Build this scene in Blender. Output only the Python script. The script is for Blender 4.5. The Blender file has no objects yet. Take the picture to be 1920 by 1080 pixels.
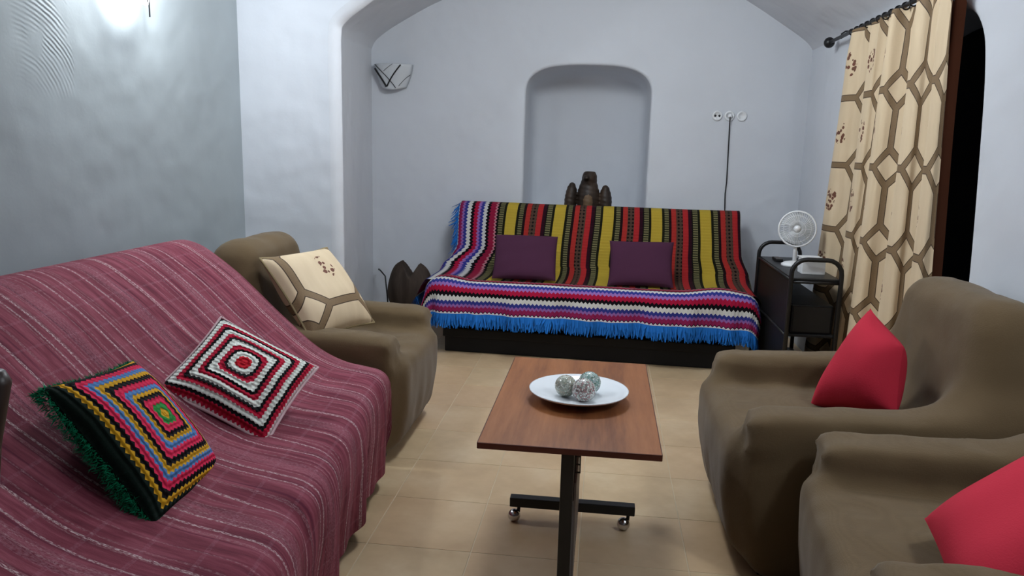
import bpy, bmesh, math, random
import numpy as np
from mathutils import Vector, Matrix
from mathutils.geometry import tessellate_polygon

sc = bpy.context.scene
col = sc.collection
PI = math.pi
random.seed(7)
rng = np.random.default_rng(3)

# ------------------------------------------------------------------ camera
EYE = Vector((0, 0, 1.3))
FPX, YAW, PITCH, ROLL = 1420.0, math.radians(6.75), math.radians(10.4), math.radians(1.45)
fh = Vector((-math.sin(YAW), math.cos(YAW), 0)); r0 = Vector((math.cos(YAW), math.sin(YAW), 0))
fwd = fh * math.cos(PITCH) + Vector((0, 0, -math.sin(PITCH))); u0 = r0.cross(fwd)
cr = r0 * math.cos(ROLL) + u0 * math.sin(ROLL); cu = u0 * math.cos(ROLL) - r0 * math.sin(ROLL)
cam_d = bpy.data.cameras.new('camera'); cam = bpy.data.objects.new('camera', cam_d); col.objects.link(cam)
cam_d.sensor_width = 36; cam_d.lens = FPX / 1920 * 36; cam_d.clip_start = 0.05
cam.matrix_world = Matrix(((cr.x, cu.x, -fwd.x, EYE.x), (cr.y, cu.y, -fwd.y, EYE.y), (cr.z, cu.z, -fwd.z, EYE.z), (0, 0, 0, 1)))
sc.camera = cam

# ------------------------------------------------------------------ light and exposure
W = bpy.data.worlds.new('world'); sc.world = W; W.use_nodes = True
bg = W.node_tree.nodes['Background']; bg.inputs[0].default_value = (0.75, 0.85, 1, 1); bg.inputs[1].default_value = 0.02
sc.view_settings.view_transform = 'Standard'; sc.view_settings.look = 'None'
sc.view_settings.gamma = 1; sc.view_settings.use_curve_mapping = False
sc.view_settings.exposure = 0.05
def point_light(name, loc, power, radius, colr):
    d = bpy.data.lights.new(name, 'POINT'); d.energy = power; d.shadow_soft_size = radius; d.color = colr
    o = bpy.data.objects.new(name, d); o.location = loc; col.objects.link(o); return o
COOL = (0.90, 0.96, 1.0)
point_light('ceiling_lamp_light', (-0.18, 3.6, 2.37), 66, 0.2, COOL)
point_light('near_wall_lamp_light', (1.22, 1.45, 2.0), 24, 0.08, COOL)   # second wall lamp, just outside the picture on the right

# ------------------------------------------------------------------ helpers
def lin(r, g, b):
    f = lambda c: (c / 255 / 12.92) if c / 255 <= 0.04045 else ((c / 255 + 0.055) / 1.055) ** 2.4
    return (f(r), f(g), f(b), 1)

class NT:
    def __init__(s, name):
        s.m = bpy.data.materials.new(name); s.m.use_nodes = True; s.t = s.m.node_tree
        s.b = s.t.nodes['Principled BSDF']
    def n(s, typ, **kw):
        x = s.t.nodes.new(typ)
        for k, v in kw.items(): setattr(x, k, v)
        return x
    def put(s, sock, v):
        if hasattr(v, 'is_output') or isinstance(v, bpy.types.NodeSocket): s.t.links.new(v, sock)
        else: sock.default_value = v
    def math(s, op, a, b=0.0, c=0.0):
        x = s.n('ShaderNodeMath', operation=op); s.put(x.inputs[0], a); s.put(x.inputs[1], b); s.put(x.inputs[2], c); return x.outputs[0]
    def mix(s, f, a, b, mode='MIX'):
        x = s.n('ShaderNodeMix', data_type='RGBA', blend_type=mode); s.put(x.inputs[0], f); s.put(x.inputs[6], a); s.put(x.inputs[7], b); return x.outputs[2]
    def ramp(s, f, stops, interp='LINEAR'):
        x = s.n('ShaderNodeValToRGB'); r = x.color_ramp; r.interpolation = interp
        r.elements[0].position = stops[0][0]; r.elements[0].color = stops[0][1]
        r.elements[1].position = stops[1][0]; r.elements[1].color = stops[1][1]
        for p, c in stops[2:]:
            e = r.elements.new(p); e.color = c
        s.put(x.inputs[0], f); return x.outputs[0]
    def uv(s):
        x = s.n('ShaderNodeUVMap'); y = s.n('ShaderNodeSeparateXYZ'); s.t.links.new(x.outputs[0], y.inputs[0]); return y.outputs[0], y.outputs[1], x.outputs[0]
    def obj(s):
        return s.n('ShaderNodeTexCoord').outputs['Object']
    def gen(s):
        g = s.n('ShaderNodeNewGeometry'); return g
    def comb(s, x, y, z=0.0):
        c = s.n('ShaderNodeCombineXYZ'); s.put(c.inputs[0], x); s.put(c.inputs[1], y); s.put(c.inputs[2], z); return c.outputs[0]
    def noise(s, vec, scale, detail=3, rough=0.5):
        x = s.n('ShaderNodeTexNoise'); s.put(x.inputs['Vector'], vec); x.inputs['Scale'].default_value = scale
        x.inputs['Detail'].default_value = detail; x.inputs['Roughness'].default_value = rough; return x.outputs[0]
    def bump(s, h, strength, dist=0.01, prev=None):
        x = s.n('ShaderNodeBump'); x.inputs['Strength'].default_value = strength; x.inputs['Distance'].default_value = dist
        s.put(x.inputs['Height'], h)
        if prev is not None: s.put(x.inputs['Normal'], prev)
        return x.outputs[0]
    def done(s, colr, rough=0.8, spec=0.3, normal=None, metal=0.0, **kw):
        s.put(s.b.inputs['Base Color'], colr); s.put(s.b.inputs['Roughness'], rough)
        s.b.inputs['Specular IOR Level'].default_value = spec; s.b.inputs['Metallic'].default_value = metal
        if normal is not None: s.put(s.b.inputs['Normal'], normal)
        for k, v in kw.items(): s.put(s.b.inputs[k], v)
        return s.m

def plain(name, c, rough=0.6, spec=0.3, metal=0.0, nscale=60, nstr=0.15, var=0.12, **kw):
    n = NT(name); o = n.obj(); f = n.noise(o, nscale, 3)
    c2 = tuple(max(0, x * (1 - var * 2)) for x in c[:3]) + (1,)
    colr = n.mix(n.noise(o, 3.0, 2), c2, tuple(min(1, x * (1 + var)) for x in c[:3]) + (1,))
    return n.done(colr, rough, spec, n.bump(f, nstr, 0.002), metal, **kw)

def prop(o, label=None, cat=None, group=None, kind=None):
    if label: o['label'] = label
    if cat: o['category'] = cat
    if group: o['group'] = group
    if kind: o['kind'] = kind
    return o

def link(name, me, mat, parent=None, smooth=True):
    if mat and not me.materials: me.materials.append(mat)
    if smooth:
        me.polygons.foreach_set('use_smooth', [True] * len(me.polygons))
    o = bpy.data.objects.new(name, me); col.objects.link(o)
    if parent: o.parent = parent
    return o

def pmesh(name, verts, faces, mat, parent=None, uvs=None, smooth=True):
    me = bpy.data.meshes.new(name); me.from_pydata([tuple(v) for v in verts], [], [tuple(int(i) for i in f) for f in faces]); me.update()
    if uvs is not None:
        l = me.uv_layers.new(name='UVMap')
        idx = np.empty(len(me.loops), dtype=np.int32); me.loops.foreach_get('vertex_index', idx)
        l.data.foreach_set('uv', np.asarray(uvs, dtype=np.float32)[idx].ravel())
    return link(name, me, mat, parent, smooth)

def grid_mesh(name, P, mat, parent=None, UV=None, flip=False, closed_u=False):
    P = np.asarray(P); nu, nv = P.shape[:2]
    idx = np.arange(nu * nv).reshape(nu, nv)
    if closed_u: idx = np.vstack([idx, idx[:1]])
    a, b, c, d = idx[:-1, :-1], idx[1:, :-1], idx[1:, 1:], idx[:-1, 1:]
    f = np.stack([a, b, c, d], -1).reshape(-1, 4)
    if flip: f = f[:, ::-1]
    return pmesh(name, P.reshape(-1, 3), f, mat, parent, None if UV is None else np.asarray(UV).reshape(-1, 2))

def bm_obj(name, bm, mat, parent=None, smooth=False, bevel=0.0, seg=2):
    if bevel:
        bmesh.ops.bevel(bm, geom=list(bm.edges), offset=bevel, segments=seg, affect='EDGES', profile=0.6, clamp_overlap=True)
    bmesh.ops.recalc_face_normals(bm, faces=bm.faces)
    me = bpy.data.meshes.new(name); bm.to_mesh(me); bm.free()
    return link(name, me, mat, parent, smooth)

def box(name, x0, x1, y0, y1, z0, z1, mat, parent=None, bevel=0.004, seg=2, rotz=0.0, smooth=False, shear=None):
    bm = bmesh.new(); bmesh.ops.create_cube(bm, size=1)
    for v in bm.verts:
        v.co = Vector(((x0 + x1) / 2 + v.co.x * (x1 - x0), (y0 + y1) / 2 + v.co.y * (y1 - y0), (z0 + z1) / 2 + v.co.z * (z1 - z0)))
        if shear: v.co += Vector(shear) * (v.co.z - z0)
    return bm_obj(name, bm, mat, parent, smooth, bevel, seg)

def tube_geo(pts, r, n=8, closed=False, rr=None):
    pts = [Vector(p) for p in pts]; V = []; F = []
    m = len(pts); prev = None
    for i, p in enumerate(pts):
        if closed: t = pts[(i + 1) % m] - pts[i - 1]
        else: t = pts[min(i + 1, m - 1)] - pts[max(i - 1, 0)]
        t.normalize()
        if prev is None:
            a = Vector((0, 0, 1)) if abs(t.z) < 0.9 else Vector((1, 0, 0)); x = t.cross(a).normalized()
        else:
            x = (prev - t * prev.dot(t)).normalized()
        prev = x; y = t.cross(x); ri = rr[i] if rr is not None else r
        for k in range(n):
            an = 2 * PI * k / n; V.append(p + (x * math.cos(an) + y * math.sin(an)) * ri)
    for i in range(m if closed else m - 1):
        j = (i + 1) % m
        for k in range(n):
            F.append((i * n + k, i * n + (k + 1) % n, j * n + (k + 1) % n, j * n + k))
    if not closed:
        F.append(tuple(range(n))[::-1]); F.append(tuple((m - 1) * n + k for k in range(n)))
    return V, F
def tube(name, pts, r, mat, parent=None, n=8, closed=False, rr=None):
    V, F = tube_geo(pts, r, n, closed, rr); return pmesh(name, V, F, mat, parent)
def lathe(name, prof, mat, parent=None, n=32, loc=(0, 0, 0), M=None):
    V = []; F = []
    for r, z in prof:
        for k in range(n):
            v = Vector((r * math.cos(2 * PI * k / n), r * math.sin(2 * PI * k / n), z))
            if M is not None: v = M @ v
            V.append(v + Vector(loc))
    for i in range(len(prof) - 1):
        for k in range(n):
            F.append((i * n + k, i * n + (k + 1) % n, (i + 1) * n + (k + 1) % n, (i + 1) * n + k))
    if prof[0][0] > 1e-5: F.append(tuple(range(n))[::-1])
    if prof[-1][0] > 1e-5: F.append(tuple((len(prof) - 1) * n + k for k in range(n)))
    return pmesh(name, V, F, mat, parent)
def ball(name, c, r, mat, parent=None, n=20, sc3=(1, 1, 1)):
    prof = [(max(r * math.sin(PI * i / n), 1e-6), -r * math.cos(PI * i / n)) for i in range(n + 1)]
    o = lathe(name, prof, mat, parent, 2 * n)
    for v in o.data.vertices: v.co = Vector((v.co.x * sc3[0] + c[0], v.co.y * sc3[1] + c[1], v.co.z * sc3[2] + c[2]))
    return o
def empty(name, loc=(0, 0, 0), rotz=0.0):
    o = bpy.data.objects.new(name, None); o.location = loc; o.rotation_euler = (0, 0, rotz); o.empty_display_size = 0.1; col.objects.link(o); return o
def catmull(pts, n):
    P = np.array(pts, float); P = np.vstack([2 * P[0] - P[1], P, 2 * P[-1] - P[-2]]); out = []
    d = np.r_[0, np.cumsum(np.linalg.norm(np.diff(P[1:-1], axis=0), axis=1))]
    for s in np.linspace(0, d[-1], n):
        i = min(np.searchsorted(d, s, side='right') - 1, len(d) - 2); t = (s - d[i]) / (d[i + 1] - d[i])
        p0, p1, p2, p3 = P[i], P[i + 1], P[i + 2], P[i + 3]
        out.append(0.5 * (2 * p1 + (p2 - p0) * t + (2 * p0 - 5 * p1 + 4 * p2 - p3) * t * t + (3 * p1 - p0 - 3 * p2 + p3) * t ** 3))
    return np.array(out)
def sstep(a, b, x):
    t = np.clip((x - a) / (b - a), 0, 1); return t * t * (3 - 2 * t)
def vn(X, Y, Z, s, seed=0):   # cheap smooth wobble
    r = np.random.default_rng(seed); o = 0
    for i in range(6):
        k = r.normal(size=3) * s; o = o + np.sin(X * k[0] + Y * k[1] + Z * k[2] + r.uniform(0, 6.28)) / 6
    return o

# signed distance modelling: rounded forms melted together, cut into parts
def sd_box(X, Y, Z, c, h, r):
    q = [np.abs(A - ci) - (hi - r) for A, ci, hi in zip((X, Y, Z), c, h)]
    return np.sqrt(sum(np.maximum(a, 0) ** 2 for a in q)) + np.minimum(np.maximum(np.maximum(q[0], q[1]), q[2]), 0) - r
def sd_ell(X, Y, Z, c, r, M=None):
    A, B, D = X - c[0], Y - c[1], Z - c[2]
    if M is not None:
        A, B, D = (M[0][0] * A + M[1][0] * B + M[2][0] * D, M[0][1] * A + M[1][1] * B + M[2][1] * D, M[0][2] * A + M[1][2] * B + M[2][2] * D)
    k0 = np.sqrt((A / r[0]) ** 2 + (B / r[1]) ** 2 + (D / r[2]) ** 2); k1 = np.sqrt((A / r[0] ** 2) ** 2 + (B / r[1] ** 2) ** 2 + (D / r[2] ** 2) ** 2)
    return k0 * (k0 - 1) / np.maximum(k1, 1e-6)
def smin(a, b, k):
    h = np.clip(0.5 + 0.5 * (b - a) / k, 0, 1); return b * (1 - h) + a * h - k * h * (1 - h)
def surfnet(f, lo, hi, h):
    ax = [np.arange(l, u + h, h) for l, u in zip(lo, hi)]
    X, Y, Z = np.meshgrid(*ax, indexing='ij'); Fv = f(X, Y, Z); ins = Fv < 0
    nx, ny, nz = [n - 1 for n in Fv.shape]
    corner = [(i, j, k) for i in (0, 1) for j in (0, 1) for k in (0, 1)]
    sl = lambda c, A: A[c[0]:c[0] + nx, c[1]:c[1] + ny, c[2]:c[2] + nz]
    acc = np.zeros((nx, ny, nz, 3)); cnt = np.zeros((nx, ny, nz))
    for a in corner:
        for d in range(3):
            if a[d]: continue
            b = list(a); b[d] = 1
            fa, fb = sl(a, Fv), sl(b, Fv); cross = (fa < 0) != (fb < 0)
            t = np.where(cross, fa / np.where(cross, fa - fb, 1), 0)
            for e in range(3):
                acc[..., e] += np.where(cross, a[e] + (t if e == d else 0), 0)
            cnt += cross
    on = cnt > 0; ids = -np.ones((nx, ny, nz), int); ids[on] = np.arange(on.sum())
    base = np.stack(np.nonzero(on), -1)
    V = np.array(lo) + h * (base + acc[on] / cnt[on][:, None])
    Fs = []
    for d in range(3):
        e1, e2 = (d + 1) % 3, (d + 2) % 3
        s0 = [slice(1, -1)] * 3; s0[d] = slice(0, -1); s1 = list(s0); s1[d] = slice(1, None)
        A, B = ins[tuple(s0)], ins[tuple(s1)]
        p = np.stack(np.nonzero(A != B), -1); o = np.array([1, 1, 1]); o[d] = 0; p = p + o
        q = []
        for s1_, s2_ in ((-1, -1), (0, -1), (0, 0), (-1, 0)):
            c = p.copy(); c[:, e1] += s1_; c[:, e2] += s2_; q.append(ids[c[:, 0], c[:, 1], c[:, 2]])
        q = np.stack(q, -1); fl = ~A[A != B]; q[fl] = q[fl][:, ::-1]; Fs.append(q)
    return V, np.vstack(Fs)
def split_parts(names, V, F, part_of_face, mats, parent):
    out = []
    for i, nm in enumerate(names):
        f = F[part_of_face == i]
        if not len(f): continue
        used, inv = np.unique(f, return_inverse=True)
        out.append(pmesh(nm, V[used], inv.reshape(f.shape), mats[i] if isinstance(mats, (list, tuple)) else mats, parent))
    return out

# ------------------------------------------------------------------ materials
def plaster(name, c, strokes=False, amt=0.35):
    n = NT(name); o = n.obj()
    big = n.noise(o, 1.6, 3, 0.6); mid = n.noise(o, 7, 4, 0.6); fine = n.noise(o, 90, 3)
    c2 = tuple(x * 0.93 for x in c[:3]) + (1,)
    colr = n.mix(big, c2, c)
    nb = n.bump(big, amt, 0.12); nb = n.bump(mid, amt * 0.35, 0.015, nb); nb = n.bump(fine, 0.12, 0.002, nb)
    if strokes:   # trowel comb marks in the plaster
        s = n.n('ShaderNodeSeparateXYZ'); n.put(s.inputs[0], o)
        y, z = s.outputs[1], s.outputs[2]
        dy = n.math('SUBTRACT', y, 2.24); dz = n.math('SUBTRACT', z, 1.36)
        rad = n.math('SQRT', n.math('ADD', n.math('MULTIPLY', dy, dy), n.math('MULTIPLY', dz, n.math('MULTIPLY', dz, 1.0))))
        wv = n.math('SINE', n.math('ADD', n.math('MULTIPLY', rad, 400), n.math('MULTIPLY', mid, 9)))
        my = n.math('SMOOTH_MIN', n.math('MULTIPLY', n.math('SUBTRACT', y, 2.24), 6), n.math('MULTIPLY', n.math('SUBTRACT', n.math('ADD', 2.50, n.math('MULTIPLY', mid, 0.06)), y), 40), 0.2)
        mz = n.math('MULTIPLY', n.math('SUBTRACT', z, 1.42), 5)
        mask = n.math('MULTIPLY', n.n_clamp(my), n.n_clamp(mz))
        mask = n.math('MULTIPLY', mask, n.ramp(n.noise(o, 9, 2), [(0.4, (0, 0, 0, 1)), (0.62, (1, 1, 1, 1))]))
        nb = n.bump(n.math('MULTIPLY', wv, mask), 0.4, 0.004, nb)
    return n.done(colr, 0.75, 0.25, nb)
def _clamp(self, v):
    x = self.n('ShaderNodeClamp'); self.put(x.inputs[0], v); return x.outputs[0]
NT.n_clamp = _clamp

M_wall = plaster('white_plaster', (0.66, 0.69, 0.74, 1))
M_wall_l = plaster('troweled_plaster', (0.30, 0.333, 0.35, 1), True, 0.3)  # grey troweled finish whose dimmer lighting is also put into the base colour
M_ceil = plaster('ceiling_plaster', (0.62, 0.64, 0.68, 1))
M_dark_room = plain('unlit_plaster', (0.14, 0.14, 0.15, 1), 0.9)  # darkness of the unlit space is put into this base colour

def slipcover():
    n = NT('brown_stretch_cover'); o = n.obj()
    w = n.n('ShaderNodeTexWave', wave_type='BANDS', bands_direction='Z'); n.put(w.inputs['Vector'], o); w.inputs['Scale'].default_value = 130; w.inputs['Distortion'].default_value = 1.5
    f = n.noise(o, 260, 2); big = n.noise(o, 5, 3)
    colr = n.mix(big, (0.114, 0.076, 0.038, 1), (0.150, 0.102, 0.053, 1)); colr = n.mix(n.math('MULTIPLY', w.outputs[0], 0.25), colr, (0.087, 0.058, 0.029, 1))
    nb = n.bump(f, 0.3, 0.002); nb = n.bump(n.noise(o, 9, 3), 0.25, 0.012, nb)
    return n.done(colr, 0.9, 0.15, nb, **{'Sheen Weight': 0.15})
M_brown = slipcover()

def throw_mat():
    n = NT('burgundy_woven_throw'); u, v, uv = n.uv()   # u: along sofa, v: along the drape
    lowf = n.noise(n.comb(n.math('MULTIPLY', u, 6), n.math('MULTIPLY', v, 0.7)), 6, 4, 0.7)
    base = n.ramp(lowf, [(0.3, lin(92, 36, 50)), (0.5, lin(124, 58, 72)), (0.7, lin(150, 82, 96))])
    dark = n.noise(n.comb(n.math('MULTIPLY', u, 22), n.math('MULTIPLY', v, 0.35)), 4, 2)
    base = n.mix(n.ramp(dark, [(0.56, (0, 0, 0, 1)), (0.66, (0.65, 0.65, 0.65, 1))]), base, lin(78, 18, 44))
    fl = n.ramp(n.noise(n.comb(n.math('MULTIPLY', u, 60), n.math('MULTIPLY', v, 22)), 6, 3, 0.7), [(0.42, (0, 0, 0, 1)), (0.62, (1, 1, 1, 1))])
    def lines(co, per, wid, ph, jit):
        c = n.math('ADD', co, n.math('MULTIPLY', n.math('SUBTRACT', n.noise(n.comb(n.math('MULTIPLY', u, 2), n.math('MULTIPLY', v, 2)), 2, 1), 0.5), jit))
        t = n.math('ABSOLUTE', n.math('SUBTRACT', n.math('FRACT', n.math('ADD', n.math('DIVIDE', c, per), ph)), 0.5))
        return n.math('LESS_THAN', t, wid / per)
    l = n.math('MULTIPLY', n.math('MAXIMUM', n.math('MULTIPLY', lines(u, 0.155, 0.0036, 0.1, 0.01), 1.0), n.math('MULTIPLY', lines(u, 0.243, 0.003, 0.35, 0.02), 0.9)), fl)
    l = n.math('MAXIMUM', l, n.math('MULTIPLY', n.math('MAXIMUM', lines(u, 0.0713, 0.0022, 0.3, 0.03), lines(u, 0.1127, 0.0028, 0.77, 0.02)), n.math('MULTIPLY', fl, 0.24)))
    l2 = n.math('MULTIPLY', n.math('MULTIPLY', lines(v, 0.085, 0.004, 0.2, 0.01), fl), 0.45)
    band = n.math('MULTIPLY', lines(u, 0.31, 0.024, 0.6, 0.01), n.math('MULTIPLY', fl, 0.25))
    base = n.mix(band, base, lin(190, 150, 160)); base = n.mix(n.math('MULTIPLY', l2, 0.35), base, lin(190, 150, 165)); base = n.mix(n.math('MULTIPLY', l, 0.8), base, lin(226, 205, 205))
    wv = n.noise(n.comb(n.math('MULTIPLY', u, 160), n.math('MULTIPLY', v, 60)), 4, 2)
    nb = n.bump(wv, 0.35, 0.003); nb = n.bump(l, 0.6, 0.002, nb)
    return n.done(base, 0.85, 0.2, nb)
M_throw = throw_mat()

def make_hex(name, per=0.40, backing=None, off=(0.0, 0.0)):
    n = NT(name); u, v, uv = n.uv()
    def cell(sh):
        return (n.math('SUBTRACT', n.math('FRACT', n.math('ADD', n.math('DIVIDE', u, per), sh + off[0])), 0.5), n.math('SUBTRACT', n.math('FRACT', n.math('ADD', n.math('DIVIDE', v, per), sh + off[1])), 0.5))
    fx, fy = cell(0.0)            # fract cell: lattice point (diamond) at its centre
    ax, ay = n.math('ABSOLUTE', fx), n.math('ABSOLUTE', fy); s = n.math('ADD', ax, ay)
    dia = n.math('MULTIPLY', n.math('ABSOLUTE', n.math('SUBTRACT', s, 0.24)), 0.7071)
    st = n.math('MAXIMUM', n.math('MINIMUM', ax, ay), n.math('SUBTRACT', 0.25, s))
    d = n.math('MINIMUM', dia, st)
    band = n.math('LESS_THAN', d, 0.05); edge = n.math('LESS_THAN', n.math('ABSOLUTE', n.math('SUBTRACT', d, 0.043)), 0.0045)
    weave = n.noise(n.comb(n.math('MULTIPLY', u, 300), n.math('MULTIPLY', v, 300)), 1.0, 2)
    sil = n.noise(n.comb(n.math('MULTIPLY', u, 20), n.math('MULTIPLY', v, 3)), 1.0, 2)
    beige = n.mix(sil, lin(200, 178, 146), lin(222, 202, 170)); brown = n.mix(weave, lin(98, 78, 54), lin(146, 122, 92))
    c = n.mix(band, beige, brown); c = n.mix(edge, c, lin(60, 46, 34))
    hx, hy = cell(0.5)            # octagon centres
    vor = n.n('ShaderNodeTexVoronoi', feature='F1'); n.put(vor.inputs['Vector'], n.comb(u, v)); vor.inputs['Scale'].default_value = 42
    dots = n.math('LESS_THAN', vor.outputs['Distance'], 0.47)
    px, py = n.math('SUBTRACT', hx, 0.03), n.math('ADD', hy, 0.02)
    rr = n.math('SQRT', n.math('ADD', n.math('MULTIPLY', n.math('MULTIPLY', px, px), 2.2), n.math('MULTIPLY', py, py)))
    fm = n.math('MULTIPLY', dots, n.math('LESS_THAN', rr, n.math('ADD', 0.09, n.math('MULTIPLY', n.noise(n.comb(u, v), 14, 2), 0.16))))
    c = n.mix(fm, c, n.mix(n.noise(n.comb(u, v), 40, 1), lin(120, 60, 52), lin(86, 70, 48)))
    if backing:
        c = n.mix(n.gen().outputs['Backfacing'], c, backing)
    nb = n.bump(weave, 0.25, 0.002); nb = n.bump(band, 0.3, 0.0015, nb)
    return n.done(c, 0.65, 0.3, nb)
M_curtain = make_hex('octagon_curtain_jacquard', 0.37, lin(132, 82, 58))
M_hexcush = make_hex('octagon_cushion_jacquard', 0.37, None, (0.944, 0.753))

def crochet(name, rings, half, off=(0, 0), circ=0.06, teeth=0.006, tf=150.0):
    """square rounds of yarn: rings = [(outer radius, colour)...] outward"""
    n = NT(name); u, v, uv = n.uv()
    x = n.math('ABSOLUTE', n.math('SUBTRACT', u, off[0])); y = n.math('ABSOLUTE', n.math('SUBTRACT', v, off[1]))
    mx, mn = n.math('MAXIMUM', x, y), n.math('MINIMUM', x, y)
    eu = n.math('SQRT', n.math('ADD', n.math('MULTIPLY', x, x), n.math('MULTIPLY', y, y)))
    t = n.n_clamp(n.math('DIVIDE', mx, circ)); d = n.math('ADD', n.math('MULTIPLY', eu, n.math('SUBTRACT', 1.0, t)), n.math('MULTIPLY', n.math('SMOOTH_MAX', x, y, 0.02), t))
    d = n.math('ADD', d, n.math('MULTIPLY', n.math('SUBTRACT', n.noise(n.comb(u, v), 9, 2), 0.5), 0.012))
    tooth = n.math('PINGPONG', n.math('MULTIPLY', mn, tf), 1.0)
    dt = n.math('ADD', d, n.math('MULTIPLY', n.math('SUBTRACT', tooth, 0.5), teeth))
    f = n.math('DIVIDE', dt, half)
    stops = [(0.0, rings[0][1])]
    for (r_, _), (_, c) in zip(rings[:-1], rings[1:]): stops.append((r_ / half, c))
    colr = n.ramp(f, stops, 'CONSTANT')
    colr = n.mix(n.math('MULTIPLY', n.noise(n.comb(u, v), 260, 2), 0.22), colr, (0, 0, 0, 1))
    h = n.math('ADD', n.math('SINE', n.math('MULTIPLY', d, 2 * PI / 0.0145)), n.math('MULTIPLY', tooth, 1.2))
    nb = n.bump(h, 0.7, 0.004); nb = n.bump(n.noise(n.comb(u, v), 400, 2), 0.4, 0.002, nb)
    return n.done(colr, 0.9, 0.15, nb)

RED, WHT, BLK, CRIM = lin(196, 22, 40), lin(236, 240, 232), lin(16, 12, 16), lin(186, 24, 56)
M_crochetB = crochet('crochet_red_white_black', [(0.0223, RED), (0.0392, WHT), (0.0477, BLK), (0.0594, CRIM), (0.0753, WHT), (0.0848, BLK), (0.0965, CRIM), (0.1124, WHT), (0.1219, BLK), (0.1346, CRIM), (0.1505, WHT), (0.1601, BLK), (0.1738, CRIM), (0.5, lin(220, 200, 200))], 0.22, (0.006, 0.012), 0.07, 0.004, 140)
YEL, PNK, BLU, GRN = lin(214, 160, 34), lin(222, 42, 84), lin(86, 132, 190), lin(48, 142, 66)
M_crochetA = crochet('crochet_multicolour', [(0.0137, YEL), (0.0285, GRN), (0.0467, PNK), (0.0593, BLK), (0.0707, YEL), (0.0844, BLU), (0.1026, PNK), (0.1163, BLK), (0.1300, YEL), (0.1436, BLU), (0.1596, PNK), (0.1733, BLK), (0.1847, YEL), (0.5, lin(10, 26, 20))], 0.24, (0.022, 0.012), 0.02, 0.006, 110)

def blanket_mat(name, along='u', mirror=False):
    """striped knitted blanket; u = metres from the fringed edge, v = metres along the stripes"""
    n = NT(name); u, v, uv = n.uv()
    zz = n.math('MULTIPLY', n.math('SUBTRACT', n.math('PINGPONG', n.math('MULTIPLY', v, 80), 1.0), 0.5), 0.012)
    uz = n.math('ADD', u, zz)
    bc = [(0.008, lin(226, 222, 226)), (0.014, lin(40, 14, 40)), (0.042, lin(150, 34, 86)), (0.058, lin(150, 104, 170)), (0.08, lin(52, 58, 140)), (0.108, lin(224, 222, 216)), (0.13, lin(14, 8, 18)), (0.158, lin(178, 20, 62)),
          (0.176, lin(160, 116, 186)), (0.198, lin(54, 62, 150)), (0.224, lin(218, 216, 214)), (0.244, lin(14, 8, 18)), (0.285, lin(152, 26, 62)), (0.297, lin(196, 130, 140)), (0.312, lin(14, 12, 12))]
    WB = 0.312
    stops = [(0.0, bc[0][1])]
    for (r_, _), (_, c) in zip(bc[:-1], bc[1:]): stops.append((r_ / WB, c))
    c1 = n.ramp(n.math('DIVIDE', uz, WB), stops, 'CONSTANT')
    PER = 0.340
    pc = [(0.032, 'p1'), (0.05, lin(26, 26, 12)), (0.125, lin(196, 168, 60)), (0.143, lin(26, 26, 12)), (0.172, 'p1'), (0.190, lin(30, 12, 16)), (0.224, lin(176, 50, 44)), (0.27, 'p2'), (0.308, lin(180, 44, 46)), (0.33, lin(46, 10, 26)), (0.352, lin(20, 14, 12))]
    gcol = lin(128, 122, 84); pcol = lin(88, 66, 54)
    st2 = [(0.0, gcol)]
    for (r_, _), (_, c) in zip(pc[:-1], pc[1:]): st2.append((r_ / PER, gcol if c == 'p1' else pcol if c == 'p2' else c))
    w = n.math('FRACT', n.math('DIVIDE', n.math('SUBTRACT', u, WB), PER))
    c2 = n.ramp(w, st2, 'CONSTANT')
    # little woven figures inside the patterned stripes
    fig = n.math('LESS_THAN', n.math('ADD', n.math('PINGPONG', n.math('MULTIPLY', u, 75), 1.0), n.math('PINGPONG', n.math('MULTIPLY', v, 75), 1.0)), 0.72)
    inp2 = n.math('MULTIPLY', n.math('GREATER_THAN', w, 0.224 / PER), n.math('LESS_THAN', w, 0.27 / PER))
    c2 = n.mix(n.math('MULTIPLY', fig, inp2), c2, lin(24, 18, 18))
    inp1 = n.math('MAXIMUM', n.math('LESS_THAN', w, 0.032 / PER), n.math('MULTIPLY', n.math('GREATER_THAN', w, 0.143 / PER), n.math('LESS_THAN', w, 0.172 / PER)))
    fig1 = n.math('LESS_THAN', n.math('PINGPONG', n.math('MULTIPLY', v, 120), 1.0), 0.45)
    c2 = n.mix(n.math('MULTIPLY', fig1, inp1), c2, lin(44, 44, 28))
    c = n.mix(n.math('GREATER_THAN', uz, WB), c1, c2)
    c = n.mix(n.math('ADD', 0.06, n.math('MULTIPLY', n.noise(n.comb(u, v), 240, 2), 0.34)), c, (0, 0, 0, 1))
    nb = n.bump(n.math('PINGPONG', n.math('MULTIPLY', v, 95), 1.0), 0.4, 0.004); nb = n.bump(n.noise(n.comb(u, v), 300, 2), 0.4, 0.003, nb)
    return n.done(c, 0.9, 0.15, nb)
M_blanket = blanket_mat('striped_knit_blanket')
M_fringe = plain('blue_yarn', lin(30, 108, 190), 0.85, 0.2, nscale=200, var=0.2)
M_black = plain('black_metal', (0.008, 0.008, 0.009, 1), 0.4, 0.4)
M_blackwood = plain('black_sofa_base', (0.006, 0.006, 0.007, 1), 0.55, 0.25)
M_brownseat = plain('dark_brown_upholstery', (0.035, 0.024, 0.02, 1), 0.8)
M_purple = plain('aubergine_cotton', lin(74, 40, 62), 0.9, 0.15, nscale=220, nstr=0.3)
M_red = plain('raspberry_cotton', lin(194, 44, 64), 0.85, 0.2, nscale=240, nstr=0.3)
M_white = plain('white_plastic', (0.80, 0.82, 0.84, 1), 0.35, 0.5, var=0.03)
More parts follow.
